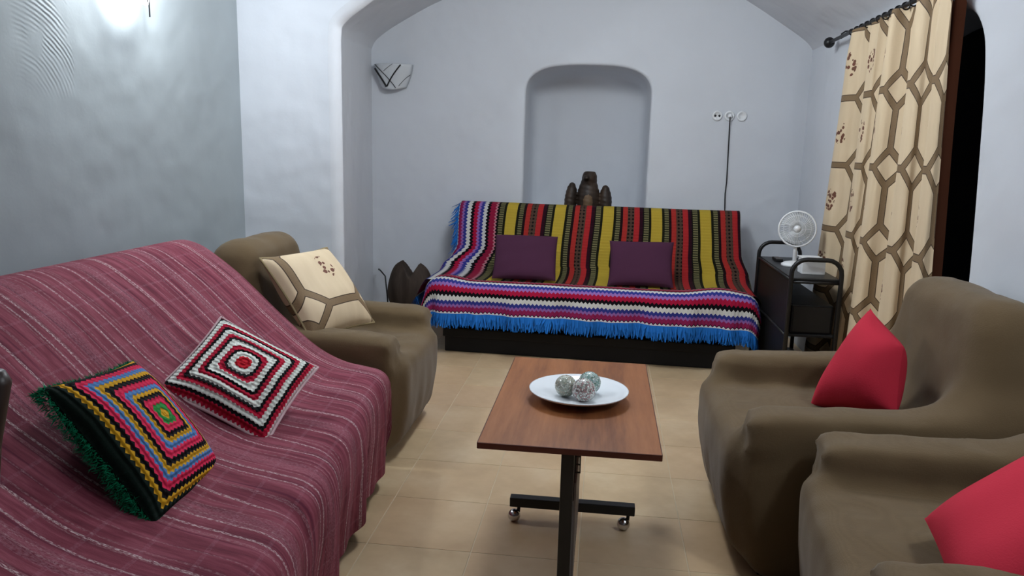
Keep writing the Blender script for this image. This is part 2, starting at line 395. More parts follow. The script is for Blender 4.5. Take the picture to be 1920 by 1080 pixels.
M_porc = plain('white_porcelain', (0.80, 0.84, 0.88, 1), 0.18, 0.5, var=0.02, nstr=0.02)
M_steel = plain('chrome', (0.62, 0.62, 0.64, 1), 0.18, 0.5, metal=1.0, nstr=0.02)
M_grey = plain('grey_metal', (0.17, 0.14, 0.13, 1), 0.5, 0.4)
M_sofa_dark = plain('couch_base_cloth', (0.02, 0.016, 0.014, 1), 0.9)

def wood(name, c1, c2, c3, axis='Y', rough=0.35, spec=0.4):
    n = NT(name); o = n.obj(); s = n.n('ShaderNodeSeparateXYZ'); n.put(s.inputs[0], o)
    sc_ = {'X': (1.2, 14, 14), 'Y': (14, 1.2, 14), 'Z': (14, 14, 1.2)}[axis]
    vec = n.comb(n.math('MULTIPLY', s.outputs[0], sc_[0]), n.math('MULTIPLY', s.outputs[1], sc_[1]), n.math('MULTIPLY', s.outputs[2], sc_[2]))
    f = n.noise(vec, 1.0, 5, 0.65); g = n.noise(vec, 9.0, 3, 0.6)
    c = n.ramp(f, [(0.28, c1), (0.5, c2), (0.72, c3)]); c = n.mix(n.math('MULTIPLY', g, 0.3), c, c1)
    return n.done(c, n.math('ADD', rough, n.math('MULTIPLY', g, 0.1)), spec, n.bump(g, 0.08, 0.001))
M_table = wood('walnut_laminate', lin(98, 54, 30), lin(144, 90, 52), lin(166, 108, 66), 'Y', 0.42, 0.25)
M_tedge = wood('walnut_edge', lin(70, 28, 20), lin(86, 36, 26), lin(96, 42, 30), 'X')
M_carve = wood('dark_carved_wood', (0.012, 0.008, 0.006, 1), (0.035, 0.022, 0.015, 1), (0.075, 0.045, 0.028, 1), 'Z', 0.45)
M_log = wood('weathered_log', (0.02, 0.014, 0.010, 1), (0.05, 0.036, 0.028, 1), (0.08, 0.058, 0.045, 1), 'Z', 0.7, 0.2)
M_chairwood = wood('dark_chair_wood', (0.012, 0.006, 0.005, 1), (0.028, 0.015, 0.011, 1), (0.045, 0.025, 0.018, 1), 'Z', 0.35)

def tile_mat(i):
    n = NT('ceramic_tile'); oi = n.n('ShaderNodeObjectInfo'); o = n.gen().outputs['Position']
    f = n.noise(o, 3.2, 4, 0.6); g = n.noise(o, 26, 3, 0.6)
    c = n.ramp(f, [(0.3, lin(178, 154, 120)), (0.52, lin(200, 176, 140)), (0.72, lin(216, 196, 162))])
    c = n.mix(n.math('MULTIPLY', g, 0.25), c, lin(186, 154, 118))
    c = n.mix(n.math('MULTIPLY', oi.outputs['Random'], 0.3), c, lin(194, 152, 116))
    return n.done(c, n.math('ADD', 0.28, n.math('MULTIPLY', g, 0.15)), 0.4, n.bump(g, 0.05, 0.002))
M_tile = tile_mat(0)
M_grout = plain('grout', lin(206, 190, 162), 0.9)

# ------------------------------------------------------------------ room shell
XL, XR, YP, YB, YN = -1.85, 1.38, 3.74, 5.65, -1.6
fl = box('floor', XL - 0.1, XR + 0.1, YN, YB + 0.1, -0.10, -0.0012, M_grout, bevel=0); prop(fl, 'beige ceramic tiled floor of the sitting room', 'floor', kind='structure')
TS = 0.35; tm = None
xi0 = -0.73 - TS * 4; yj0 = YN
nx_, ny_ = 10, 21
for i in range(nx_):
    for j in range(ny_):
        xa, ya = xi0 + i * TS, yj0 + j * TS
        xb, yb = xa + TS, ya + TS
        if xb < XL + 0.02 or xa > XR - 0.02 or ya > YB - 0.02: continue
        g = 0.0016
        if tm is None:
            tt = box('tile', -TS / 2 + g, TS / 2 - g, -TS / 2 + g, TS / 2 - g, -0.009, 0.0, M_tile, fl, bevel=0.0008, seg=1); tm = tt.data
        else:
            tt = bpy.data.objects.new('tile', tm); col.objects.link(tt); tt.parent = fl
        tt.location = ((xa + xb) / 2, (ya + yb) / 2, 0)

def struct(name, label, V, F, mat, smooth=True, parent=None):
    o = pmesh(name, V, F, mat, parent, smooth=smooth); prop(o, label, None, kind='structure'); o['category'] = 'wall'; return o

def opening_loops(outline, rnd, depth, to3, steps=5):
    """outline: closed/open CCW list of 2D points with outward normals; returns list of 3D loops from front to depth with a soft edge"""
    P = np.array(outline, float)
    T = np.gradient(P, axis=0); T /= np.linalg.norm(T, axis=1)[:, None] + 1e-9
    Nn = np.stack([T[:, 1], -T[:, 0]], 1)
    loops = []
    for k in range(steps + 1):
        a = PI / 2 * k / steps
        loops.append([to3(p + nn * rnd * (1 - math.sin(a)), rnd * (1 - math.cos(a))) for p, nn in zip(P, Nn)])
    loops.append([to3(p, depth) for p in P])
    first2d = P + Nn * rnd
    return loops, first2d
def strips(loops, flip=False):
    n = len(loops[0]); V = [v for l in loops for v in l]; F = []
    for i in range(len(loops) - 1):
        for k in range(n - 1):
            f = (i * n + k, i * n + k + 1, (i + 1) * n + k + 1, (i + 1) * n + k); F.append(f[::-1] if flip else f)
    return V, F

# back wall with niche (outline goes counter-clockwise seen from the room: x right, z up)
NL, NR, NB, NS, NTOP = -0.605, 0.298, 0.78, 1.70, 1.905
ol = [(x, NB) for x in np.linspace(NL, NR, 8)][0:]
ol += [(NR, z) for z in np.linspace(NB, NS, 12)[1:]]
cxm, hw = (NL + NR) / 2, (NR - NL) / 2
for a in np.linspace(0, PI, 30)[1:-1]:
    c, s = math.cos(a), math.sin(a)
    ol.append((cxm + hw * math.copysign(abs(c) ** 0.62, c), NS + (NTOP - NS) * s ** 0.8))
ol += [(NL, z) for z in np.linspace(NS, NB, 12)]
def to_back(p, d): return (p[0], YB + d, p[1])
loops, f2 = opening_loops(ol, 0.022, 0.34, to_back)
# deepen with a softly hollowed back
c2 = np.array([cxm, (NB + NTOP) / 2]); base = np.array(ol)
for k, dd in ((0.98, 0.50), (0.93, 0.56), (0.85, 0.585), (0.5, 0.595), (0.0001, 0.60)):
    loops.append([(c2[0] + (p[0] - c2[0]) * k, YB + dd, c2[1] + (p[1] - c2[1]) * k) for p in base])
V, F = strips(loops)
V = [tuple(v) for v in V]
outer = [(-1.95, 0), (XR + 0.12, 0), (XR + 0.12, 2.9), (-1.95, 2.9)]
hole = [tuple(p) for p in f2]
poly = [[Vector((p[0], p[1], 0)) for p in outer], [Vector((p[0], p[1], 0)) for p in hole]]
tri = tessellate_polygon(poly); flat = outer + hole; b0 = len(V)
V += [(p[0], YB, p[1]) for p in flat]; F = list(F) + [tuple(b0 + i for i in t) for t in tri]
wb = struct('wall_back', 'white plaster back wall with an arched niche behind the striped sofa', V, F, M_wall, True)
bm = bmesh.new(); bm.from_mesh(wb.data); bmesh.ops.remove_doubles(bm, verts=bm.verts, dist=0.0005); bmesh.ops.recalc_face_normals(bm, faces=bm.faces)
bm.normal_update()
bm.to_mesh(wb.data); bm.free()
wb.data.polygons.foreach_set('use_smooth', [True] * len(wb.data.polygons))
try: wb.data.set_sharp_from_angle(angle=math.radians(50))
except Exception: pass

# arch over the alcove: pillar edge, vault, alcove side wall
P1 = [(-1.335, 0), (-1.335, 0.6), (-1.335, 1.2), (-1.335, 1.7), (-1.333, 1.83), (-1.312, 1.893), (-1.18, 1.99), (-1.0, 2.115), (-0.7, 2.29), (-0.3, 2.44), (0.1, 2.49), (0.5, 2.44), (0.9, 2.30), (1.2, 2.14), (1.36, 2.04), (1.38, 1.98)]
P2 = [(-1.76, 0), (-1.76, 0.65), (-1.76, 1.3), (-1.76, 1.9), (-1.75, 2.02), (-1.68, 2.10), (-1.50, 2.21), (-1.23, 2.345), (-0.8, 2.50), (-0.3, 2.59), (0.1, 2.61), (0.45, 2.56), (0.85, 2.38), (1.15, 2.20), (1.34, 2.07), (1.40, 1.98)]
def dense(pts, k=6):
    out = []
    Q = catmull(pts, 2)  # noqa
    P = np.array(pts, float)
    for i in range(len(P) - 1):
        p0, p1, p2, p3 = P[max(i - 1, 0)], P[i], P[i + 1], P[min(i + 2, len(P) - 1)]
        for t in np.linspace(0, 1, k, endpoint=False):
            out.append(0.5 * (2 * p1 + (p2 - p0) * t + (2 * p0 - 5 * p1 + 4 * p2 - p3) * t * t + (3 * p1 - p0 - 3 * p2 + p3) * t ** 3))
    out.append(P[-1]); return np.array(out)
D1, D2 = dense(P1), dense(P2)
RN = 0.05
T = np.gradient(D1, axis=0); T /= np.linalg.norm(T, axis=1)[:, None]
Nl = np.stack([-T[:, 1], T[:, 0]], 1)          # away from the opening
wgt = np.where(D1[:, 0] < -0.2, 1.0, 0.0) * np.clip((-0.2 - D1[:, 0]) / 0.5, 0, 1)
loops = []
for k in range(7):
    a = PI / 2 * k / 6; o_ = RN * (1 - math.sin(a)); d_ = RN * (1 - math.cos(a))
    loops.append([(p[0] + nn[0] * o_ * w_, YP + d_ * w_ , p[1] + nn[1] * o_ * w_) for p, nn, w_ in zip(D1, Nl, wgt)])
for t in np.linspace(0, 1, 10)[1:]:
    t2 = 1 - (1 - t) ** 2.4
    loops.append([(p[0] * (1 - t2) + q[0] * t2, (YP + RN * w_) * (1 - t) + (YB + 0.03) * t, p[1] * (1 - t2) + q[1] * t2) for p, q, w_ in zip(D1, D2, wgt)])
V, F = strips(loops)
struct('ceiling', 'low white vaulted ceiling over the sofa alcove', V, F, M_ceil)
front = [(p[0] + nn[0] * RN * w_, p[1] + nn[1] * RN * w_) for p, nn, w_ in zip(D1, Nl, wgt)]
iz = max(range(len(front)), key=lambda i: front[i][1])
edge = front[:iz + 1]
poly2 = [(XL, 0)] + edge + [(XL, front[iz][1])]
tri = tessellate_polygon([[Vector((p[0], p[1], 0)) for p in poly2]])
struct('wall_arch', 'bright white pillar and arch face beside the brown armchair', [(p[0], YP, p[1]) for p in poly2], tri, M_wall, True)
# near ceiling (continues the vault towards the camera)
prof = [(XL - 0.05, front[iz][1])] + [tuple(p) for p in front[iz:]]
V, F = strips([[(x, YP, z) for x, z in prof], [(x, 1.5, z) for x, z in prof], [(x, YN, z) for x, z in prof]])
struct('ceiling', 'white ceiling of the near half of the room', V, F, M_ceil)

# left wall, slightly uneven hand plaster
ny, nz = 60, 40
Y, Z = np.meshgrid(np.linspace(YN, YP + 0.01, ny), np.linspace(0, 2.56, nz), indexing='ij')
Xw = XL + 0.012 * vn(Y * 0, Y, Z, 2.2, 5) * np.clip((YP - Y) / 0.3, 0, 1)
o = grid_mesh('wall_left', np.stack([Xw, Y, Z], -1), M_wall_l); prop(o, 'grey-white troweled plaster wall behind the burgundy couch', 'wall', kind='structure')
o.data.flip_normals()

# right wall with arched doorway; outline in (y, z), clockwise so the soft edge turns the right way
dl = [(3.03, 0), (3.03, 0.5), (3.05, 0.9), (3.10, 1.35), (3.14, 1.62), (3.20, 1.78), (3.34, 1.88), (3.6, 1.93), (3.95, 1.945), (4.3, 1.93), (4.55, 1.86), (4.66, 1.72), (4.70, 1.4), (4.70, 0.8), (4.70, 0)]
DL = dense(dl, 5)
Pq = DL; T = np.gradient(Pq, axis=0); T /= np.linalg.norm(T, axis=1)[:, None]; Nq = np.stack([-T[:, 1], T[:, 0]], 1)
RD = 0.05; loops = []
for k in range(6):
    a = PI / 2 * k / 5; o_ = RD * (1 - math.sin(a)); d_ = RD * (1 - math.cos(a))
    loops.append([(XR + d_, p[0] + nn[0] * o_, p[1] + nn[1] * o_) for p, nn in zip(Pq, Nq)])
loops.append([(XR + 0.42, p[0], p[1]) for p in Pq])
V, F = strips(loops, True)
ring = [(p[0] + nn[0] * RD, p[1] + nn[1] * RD) for p, nn in zip(Pq, Nq)]
poly3 = [(YN, 0)] + ring + [(YB + 0.1, 0), (YB + 0.1, 2.3), (YN, 2.3)]
tri = tessellate_polygon([[Vector((p[0], p[1], 0)) for p in poly3]])
b0 = len(V); V = list(V) + [(XR, p[0], p[1]) for p in poly3]; F = list(F) + [tuple(b0 + i for i in t) for t in tri]
wr = struct('wall_right', 'white plaster right wall with the arched dark doorway', V, F, M_wall)
bm = bmesh.new(); bm.from_mesh(wr.data); bmesh.ops.remove_doubles(bm, verts=bm.verts, dist=0.0005); bmesh.ops.recalc_face_normals(bm, faces=bm.faces); bm.to_mesh(wr.data); bm.free()
wr.data.polygons.foreach_set('use_smooth', [True] * len(wr.data.polygons))
try: wr.data.set_sharp_from_angle(angle=math.radians(50))
except Exception: pass
# unlit room beyond the doorway
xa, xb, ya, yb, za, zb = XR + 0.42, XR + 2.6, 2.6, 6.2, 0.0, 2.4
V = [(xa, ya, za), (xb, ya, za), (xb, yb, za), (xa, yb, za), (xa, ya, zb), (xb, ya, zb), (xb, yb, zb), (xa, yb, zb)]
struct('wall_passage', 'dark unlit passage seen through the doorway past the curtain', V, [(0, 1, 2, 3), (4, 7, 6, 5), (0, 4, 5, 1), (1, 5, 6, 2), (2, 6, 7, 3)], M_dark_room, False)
# wall behind the camera
struct('wall_near', 'plain wall behind the viewer', [(XL - 0.1, YN, 0), (XR + 0.1, YN, 0), (XR + 0.1, YN, 2.6), (XL - 0.1, YN, 2.6)], [(0, 3, 2, 1)], M_dark_room, False)

# ------------------------------------------------------------------ cushions
def cushion_mesh(name, w, h, t, mat, parent, N=36, pinch=0.10, pw=0.55, bulge_noise=0.006, seed=1, only=None, sink=1.0):
    a = np.linspace(-1, 1, N + 1); a = np.sign(a) * np.abs(a) ** 0.85
    A, B = np.meshgrid(a, a, indexing='ij')
    prof = ((1 - np.abs(A) ** 2.6) * (1 - np.abs(B) ** 2.6)).clip(0) ** pw
    X = A * w / 2 * (1 - pinch * (1 - B ** 2) * np.abs(A) ** 3); Y = B * h / 2 * (1 - pinch * (1 - A ** 2) * np.abs(B) ** 3)
    nz = bulge_noise * vn(X, Y, X * 0, 18, seed) * prof
    top = np.stack([X, Y, prof * t / 2 + nz], -1); bot = np.stack([X, Y, -prof * t / 2 * sink + nz], -1)
    uv = np.stack([A * w / 2, B * h / 2], -1)
    n1 = N + 1; idx = np.arange(n1 * n1).reshape(n1, n1)
    V = list(top.reshape(-1, 3)); UV = list(uv.reshape(-1, 2)); bid = idx.copy()
    inner = np.zeros((n1, n1), bool); inner[1:-1, 1:-1] = True
    bid[inner] = len(V) + np.arange(inner.sum())
    V += list(bot[inner]); UV += list(uv[inner])
    q = lambda I: np.stack([I[:-1, :-1], I[1:, :-1], I[1:, 1:], I[:-1, 1:]], -1).reshape(-1, 4)
    F1 = q(idx); F2 = q(bid)[:, ::-1]
    return V, UV, F1, F2
def pose(o, c, x, y):
    x = Vector(x).normalized(); y = Vector(y); y = (y - x * y.dot(x)).normalized(); z = x.cross(y)
    o.matrix_world = Matrix(((x.x, y.x, z.x, c[0]), (x.y, y.y, z.y, c[1]), (x.z, y.z, z.z, c[2]), (0, 0, 0, 1)))
def cushion(name, label, c, x, y, w, h, t, front, back=None, piping=None, group=None, quad=None, **kw):
    root = empty(name); pose(root, c, x, y); prop(root, label, 'cushion', group)
    V, UV, F1, F2 = cushion_mesh(name, w, h, t, front, root, **kw)
    V = np.array(V); UV = np.array(UV)
    if quad is not None:      # slumped outline: corners TL, TR, BR, BL in the cushion plane
        A = (V[:, :1] / w + 0.5); B = (V[:, 1:2] / h + 0.5); q = np.array(quad)
        V[:, :2] = q[0] * (1 - A) * B + q[1] * A * B + q[2] * A * (1 - B) + q[3] * (1 - A) * (1 - B)
    for nm, FF, m in (('front_cover', F1, front), ('back_cover', F2, back or front)):
        used, inv = np.unique(FF, return_inverse=True)
        fc = pmesh(nm, V[used], inv.reshape(FF.shape), m, root, UV[used])
    if piping:
        N = kw.get('N', 36); n1 = N + 1; idx = np.arange(n1 * n1).reshape(n1, n1)
        loop = list(idx[0, :-1]) + list(idx[:-1, -1]) + list(idx[-1, :0:-1]) + list(idx[:0:-1, 0])
        tube('piping', [V[i] for i in loop], 0.005, piping, fc, 6, True)
    return root

def quad_cushion(name, label, px, point, normal, t, mat, **kw):
    """cushion in a real plane (point, normal) with a slumped four-corner outline"""
    n_ = Vector(normal).normalized(); P0 = Vector(point); cs = []
    for (a, b) in px:
        d_ = fwd + cr * ((a - 960) / FPX) - cu * ((b - 540) / FPX); cs.append(EYE + d_ * ((P0 - EYE).dot(n_) / d_.dot(n_)))
    c = sum(cs, Vector()) / 4; x = (cs[1] + cs[2] - cs[0] - cs[3]).normalized(); y = n_.cross(x)
    q = [((p - c).dot(x), (p - c).dot(y)) for p in cs]
    s_ = sum((cs[i] - cs[(i + 1) % 4]).length for i in range(4)) / 4
    return cushion(name, label, tuple(c), tuple(x), tuple(y), s_, s_, t, mat, mat, quad=q, **kw)
M_greenfur = plain('green_fluff', lin(20, 132, 92), 0.95, 0.1, nscale=200, var=0.3)
M_darkback = plain('dark_cushion_back', (0.008, 0.010, 0.009, 1), 0.95, 0.1)
# ---- burgundy covered couch (left)
couch = empty('couch', (-1.25, 1.89, 0)); prop(couch, 'low armless couch hidden under the burgundy throw', 'couch')
def loc_of(root): return root.location
def cbox(nm, x0, x1, y0, y1, z0, z1, mat, root, **kw):
    L = root.location; return box(nm, x0 - L.x, x1 - L.x, y0 - L.y, y1 - L.y, z0 - L.z, z1 - L.z, mat, root, **kw)
cbox('base', -1.66, -0.84, 0.98, 2.78, 0.07, 0.30, M_sofa_dark, couch, bevel=0.02)
cbox('seat', -1.45, -0.86, 0.98, 2.78, 0.30, 0.405, M_sofa_dark, couch, bevel=0.02, seg=3)
cbox('backrest', -1.715, -1.60, 0.98, 2.78, 0.12, 0.84, M_sofa_dark, couch, bevel=0.03, seg=3)
for yy in (1.03, 2.70):
    for xx in (-1.62, -0.92): cbox('foot', xx, xx + 0.06, yy, yy + 0.06, 0, 0.07, M_black, couch)
tp = catmull([(-1.755, 0.30), (-1.765, 0.60), (-1.755, 0.80), (-1.715, 0.89), (-1.65, 0.918), (-1.58, 0.905), (-1.50, 0.855), (-1.41, 0.785), (-1.26, 0.645), (-1.12, 0.533), (-1.0, 0.478), (-0.91, 0.455), (-0.845, 0.437), (-0.81, 0.395), (-0.80, 0.30), (-0.805, 0.18), (-0.81, 0.06)], 110)
sl_ = np.r_[0, np.cumsum(np.linalg.norm(np.diff(tp, axis=0), axis=1))]
ys = np.r_[np.linspace(0.92, 2.76, 120), 2.79, 2.81, 2.825, 2.833, 2.835, 2.836]
dz = np.r_[np.zeros(120), 0.002, 0.008, 0.02, 0.05, 0.12, 0.22]
Pg = np.zeros((len(ys), len(tp), 3)); Ug = np.zeros((len(ys), len(tp), 2))
for i, (y, d) in enumerate(zip(ys, dz)):
    x, z = tp[:, 0].copy(), tp[:, 1].copy()
    k = np.clip((x + 1.3) / 0.5, 0, 1.05) * 0.155 * min((2.8 - y) / 1.35, 1.1)
    x = x + k
    # sag of the seat, soft ripples, hanging folds at the front
    z = z - 0.018 * np.exp(-((x + 1.02) / 0.13) ** 2) * (0.6 + 0.4 * math.sin(3.1 * y + 0.5))
    z = z + 0.007 * vn(x, x * 0 + y, z, 7, 11) * np.clip((0.86 - z) / 0.1 + 0.3, 0, 1)
    hang = np.clip((0.40 - z) / 0.3, 0, 1) * (sl_ > 1.2)
    x = x + hang * (0.016 * math.sin(y * 17 + 1.2) + 0.012 * math.sin(y * 31) - 0.015)
    # pinched wrinkles where the throw turns over the seat edge
    for yc, am in ((1.62, 0.020), (1.98, 0.012), (2.42, 0.010), (2.62, 0.012), (1.30, 0.014)):
        w_ = np.exp(-((y - yc - 0.25 * (x + 0.75)) / 0.035) ** 2) * np.exp(-((z - 0.40) / 0.07) ** 2) * (x > -1.0)
        z = z - am * w_; x = x - am * 0.7 * w_
    z = z - d * np.clip((sl_[-1] - sl_) / 0.4, 0, 1) * (z > 0.1); z = np.maximum(z, 0.03)
    Pg[i, :, 0] = x; Pg[i, :, 1] = y; Pg[i, :, 2] = z; Ug[i, :, 0] = y + d; Ug[i, :, 1] = sl_
    if y > 2.76: Pg[i, :, 1] = y
o = grid_mesh('sofa_throw', Pg, M_throw, None, Ug); prop(o, 'burgundy woven throw with flecked white stripes draped over the left couch', 'throw')

# cushions on the couch
kA = 0.81
ca = EYE + (Vector((-1.333, 1.994, 0.432)) - EYE) * kA
cA = cushion('crochet_cushion', 'multicoloured crochet cushion with pink, blue and yellow squares and green fluffy edge', tuple(ca), (-0.108, 0.986, -0.128), (-0.642, 0.029, 0.766), 0.385, 0.385, 0.13, M_crochetA, M_darkback, pinch=0.05, pw=0.5)
V, UV, F1, F2 = cushion_mesh('t', 0.385, 0.385, 0.13, None, None, pinch=0.05, pw=0.5)
n1 = 37; idx = np.arange(n1 * n1).reshape(n1, n1); loop = list(idx[0, :-1]) + list(idx[:-1, -1]) + list(idx[-1, :0:-1]) + list(idx[:0:-1, 0])
fv, ff = [], []
for s_ in range(6000):
    k = rng.integers(len(loop)); p = Vector(V[loop[k]]); q = Vector(V[loop[(k + 1) % len(loop)]]); p = p.lerp(q, rng.random())
    p.z -= rng.random() * 0.03; p.x *= 1 - 0.02 * rng.random(); p.y *= 1 - 0.02 * rng.random()
    out = Vector((p.x, p.y, 0)); mx = max(abs(p.x), abs(p.y)); out = Vector((p.x if abs(p.x) > 0.85 * mx else 0, p.y if abs(p.y) > 0.85 * mx else 0, -0.05 - 0.12 * rng.random())).normalized()
    out = (out + Vector(rng.normal(size=3)) * 0.75).normalized(); L = 0.006 + 0.014 * rng.random()
    sd = out.cross(Vector(rng.normal(size=3))).normalized() * 0.0014
    b = len(fv); fv += [p + sd, p - sd, p + out * L + sd * 0.3]; ff.append((b, b + 1, b + 2))
fo = pmesh('fluffy_trim', fv, ff, M_greenfur, cA); prop(fo, 'dark green fluffy trim', kind='stuff')
kB = 0.83
cb = EYE + (Vector((-1.284, 2.528, 0.453)) - EYE) * kB
cushion('crochet_cushion', 'red, white and black crochet cushion with concentric diamond rings', tuple(cb), (0.105, 0.906, 0.41), (-0.882, -0.106, 0.459), 0.345, 0.345, 0.11, M_crochetB, M_crochetB, piping=plain('pale_pink_yarn', lin(206, 176, 180), 0.9), pinch=0.06, pw=0.5, bulge_noise=0.010, seed=4)

# ------------------------------------------------------------------ slip-covered armchairs
def armchair(label, loc, rotz, arm_off, seed, sx=1.0, ar=0.048):
    root = empty('armchair', loc, rotz); prop(root, label, 'armchair', 'brown slip-covered armchairs')
    ca_, sa_ = math.cos(0.11), math.sin(0.11)
    def prims(X, Y, Z):
        wob = 0.006 * vn(X, Y, Z, 14, seed) + 0.005 * vn(X, Y, Z, 30, seed + 9)
        taper = 0.05 * np.clip((0.30 - Z) / 0.30, 0, 1) ** 1.5
        Xs = X + taper * np.clip(X / 0.3, -1, 1)
        seat = sd_box(Xs, Y, Z, (0.03, 0, 0.235), (0.40, arm_off + 0.02, 0.195), 0.055) - 0.018 * np.exp(-((X - 0.05) / 0.22) ** 2 - (Y / 0.2) ** 2)
        arms = []
        for s in (-1, 1):
            ay = arm_off * s + 0.012 * s * np.clip(Z - 0.3, 0, 1)
            zt = 0.555 + 0.02 * (X < 5)
            bx = sd_box(Xs, Y - ay + 0 * X, Z + 0.05 * np.clip(-X, -1, 0) * 0 - 0.02 * np.clip(-X / 0.4, -1, 1), (0.0, 0, 0.285), (0.385, 0.085, 0.265), ar)
            # stretch wrinkles at the arm front
            bx = bx + 0.006 * np.sin(60 * (Z - 0.9 * np.abs(Y - ay)) + seed) * np.exp(-((X - 0.36) / 0.05) ** 2) * np.exp(-((Z - 0.45) / 0.07) ** 2)
            for dy_, zz_ in ((-0.035, 0.47), (0.02, 0.455)):
                bx = bx + 0.016 * np.exp(-((X - 0.37) / 0.035) ** 2 - ((Y - ay - dy_) / 0.018) ** 2 - ((Z - zz_ ) / 0.045) ** 2)
            arms.append(bx)
        Xr = ca_ * (X + 0.30) + sa_ * (Z - 0.4); Zr = -sa_ * (X + 0.30) + ca_ * (Z - 0.4)
        wb_ = arm_off + 0.06 - 0.10 * np.clip((Z - 0.50) / 0.40, 0, 1)
        qx, qy, qz = np.abs(Xr) - 0.02, np.abs(Y) - (wb_ - 0.085), np.abs(Zr - 0.03) - (0.46 - 0.085)
        back = np.sqrt(np.maximum(qx, 0) ** 2 + np.maximum(qy, 0) ** 2 + np.maximum(qz, 0) ** 2) + np.minimum(np.maximum(np.maximum(qx, qy), qz), 0) - 0.085
        return seat + wob, back + wob, arms[0] + wob, arms[1] + wob
    def f(X, Y, Z):
        s, b, a1, a2 = prims(X, Y, Z)
        d = smin(s, a1, 0.05); d = smin(d, a2, 0.05); d = smin(d, b, 0.14)
        return np.maximum(d, 0.012 - Z)
    V, F = surfnet(f, (-0.56, -0.56, -0.02), (0.50, 0.56, 0.98), 0.0185)
    C_ = V[F].mean(1); pr_ = np.stack(prims(C_[:, 0], C_[:, 1], C_[:, 2]), -1); part = pr_.argmin(1)
    # smooth the mesh a little
    nb = [[] for _ in range(len(V))]
    src = np.concatenate([F[:, 0], F[:, 1], F[:, 2], F[:, 3]]); dst = np.concatenate([F[:, 1], F[:, 2], F[:, 3], F[:, 0]])
    for _ in range(2):
        acc = np.zeros_like(V); cnt = np.zeros(len(V)); np.add.at(acc, src, V[dst]); np.add.at(cnt, src, 1); np.add.at(acc, dst, V[src]); np.add.at(cnt, dst, 1)
        V = V * 0.4 + 0.6 * acc / cnt[:, None]
    V[:, 2] = np.maximum(V[:, 2], 0.012); V[:, 0] *= sx
    # keep shading continuous over the seams: parts get the normals of the whole cover
    nrm = np.zeros_like(V); e = np.cross(V[F[:, 2]] - V[F[:, 0]], V[F[:, 3]] - V[F[:, 1]])
    for k in range(4): np.add.at(nrm, F[:, k], e)
    nrm /= np.linalg.norm(nrm, axis=1)[:, None] + 1e-12
    for i, nm in enumerate(('seat', 'backrest', 'arm', 'arm')):
        f_ = F[part == i]
        if not len(f_): continue
        used, inv = np.unique(f_, return_inverse=True)
        o = pmesh(nm, V[used], inv.reshape(f_.shape), M_brown, root)
        o.data.normals_split_custom_set_from_vertices([tuple(n_) for n_ in nrm[used]])
    for xx in (-0.34, 0.28):
        for yy in (-arm_off, arm_off): box('foot', xx, xx + 0.05, yy - 0.025, yy + 0.025, 0, 0.03, M_black, root)
    return root
armchair('brown slip-covered armchair on the left beside the burgundy couch', (-1.20, 3.235, 0), 0.0, 0.295, 3)
armchair('brown slip-covered armchair on the right below the curtain', (0.86, 2.635, 0), PI, 0.345, 8, 1.05)
armchair('nearest brown slip-covered armchair at the bottom right corner', (0.92, 1.70, 0), PI - 0.11, 0.35, 21, 0.88, 0.034)

cushion('patterned_cushion', 'beige cushion with brown octagon pattern on the left armchair', (-1.215, 3.125, 0.665), (0.334, 0.942, 0.003), (-0.60, 0.21, 0.77), 0.42, 0.42, 0.17, M_hexcush, M_hexcush, piping=plain('beige_piping', lin(150, 134, 100), 0.8), pinch=0.07, pw=0.5, bulge_noise=0.012, seed=6)
quad_cushion('red_cushion', 'raspberry red cushion standing on the armchair below the curtain', [(1632, 578), (1694, 650), (1682, 778), (1516, 768)], (0.87, 2.62, 0.6), (-0.80, -0.50, 0.30), 0.21, M_red, pinch=0.04, seed=2, bulge_noise=0.016)
quad_cushion('red_cushion', 'raspberry red cushion cut off at the bottom right edge of the picture', [(1733, 972), (1985, 825), (2090, 1090), (1810, 1190)], (0.90, 1.60, 0.575), (-0.45, -0.15, 0.88), 0.15, M_red, pinch=0.05, seed=9, bulge_noise=0.012)

# ------------------------------------------------------------------ striped sofa at the back
SA = math.radians(-2.4); SO = Vector((-0.065, 5.03, 0))
sofa = empty('sofa', SO, SA); prop(sofa, 'black based sofa bed against the back wall under striped blankets', 'sofa')
box('base', -0.905, 0.905, -0.385, 0.36, 0.0, 0.155, M_blackwood, sofa, bevel=0.008)
box('base_rail', -0.915, 0.915, -0.40, 0.37, 0.10, 0.16, M_blackwood, sofa, bevel=0.008)
box('seat', -0.94, 0.94, -0.375, 0.30, 0.165, 0.435, M_brownseat, sofa, bevel=0.05, seg=4, smooth=True)
box('backrest', -0.92, 0.92, 0.215, 0.345, 0.36, 0.86, M_brownseat, sofa, bevel=0.05, seg=4, smooth=True, shear=(0, 0.32, 0))
Ms = Matrix.Translation(SO) @ Matrix.Rotation(SA, 4, 'Z')
def to_world(P):
    S = P.shape; Q = P.reshape(-1, 3); c, s = math.cos(SA), math.sin(SA)
    return np.stack([Q[:, 0] * c - Q[:, 1] * s + SO.x, Q[:, 0] * s + Q[:, 1] * c + SO.y, Q[:, 2]], -1).reshape(S)
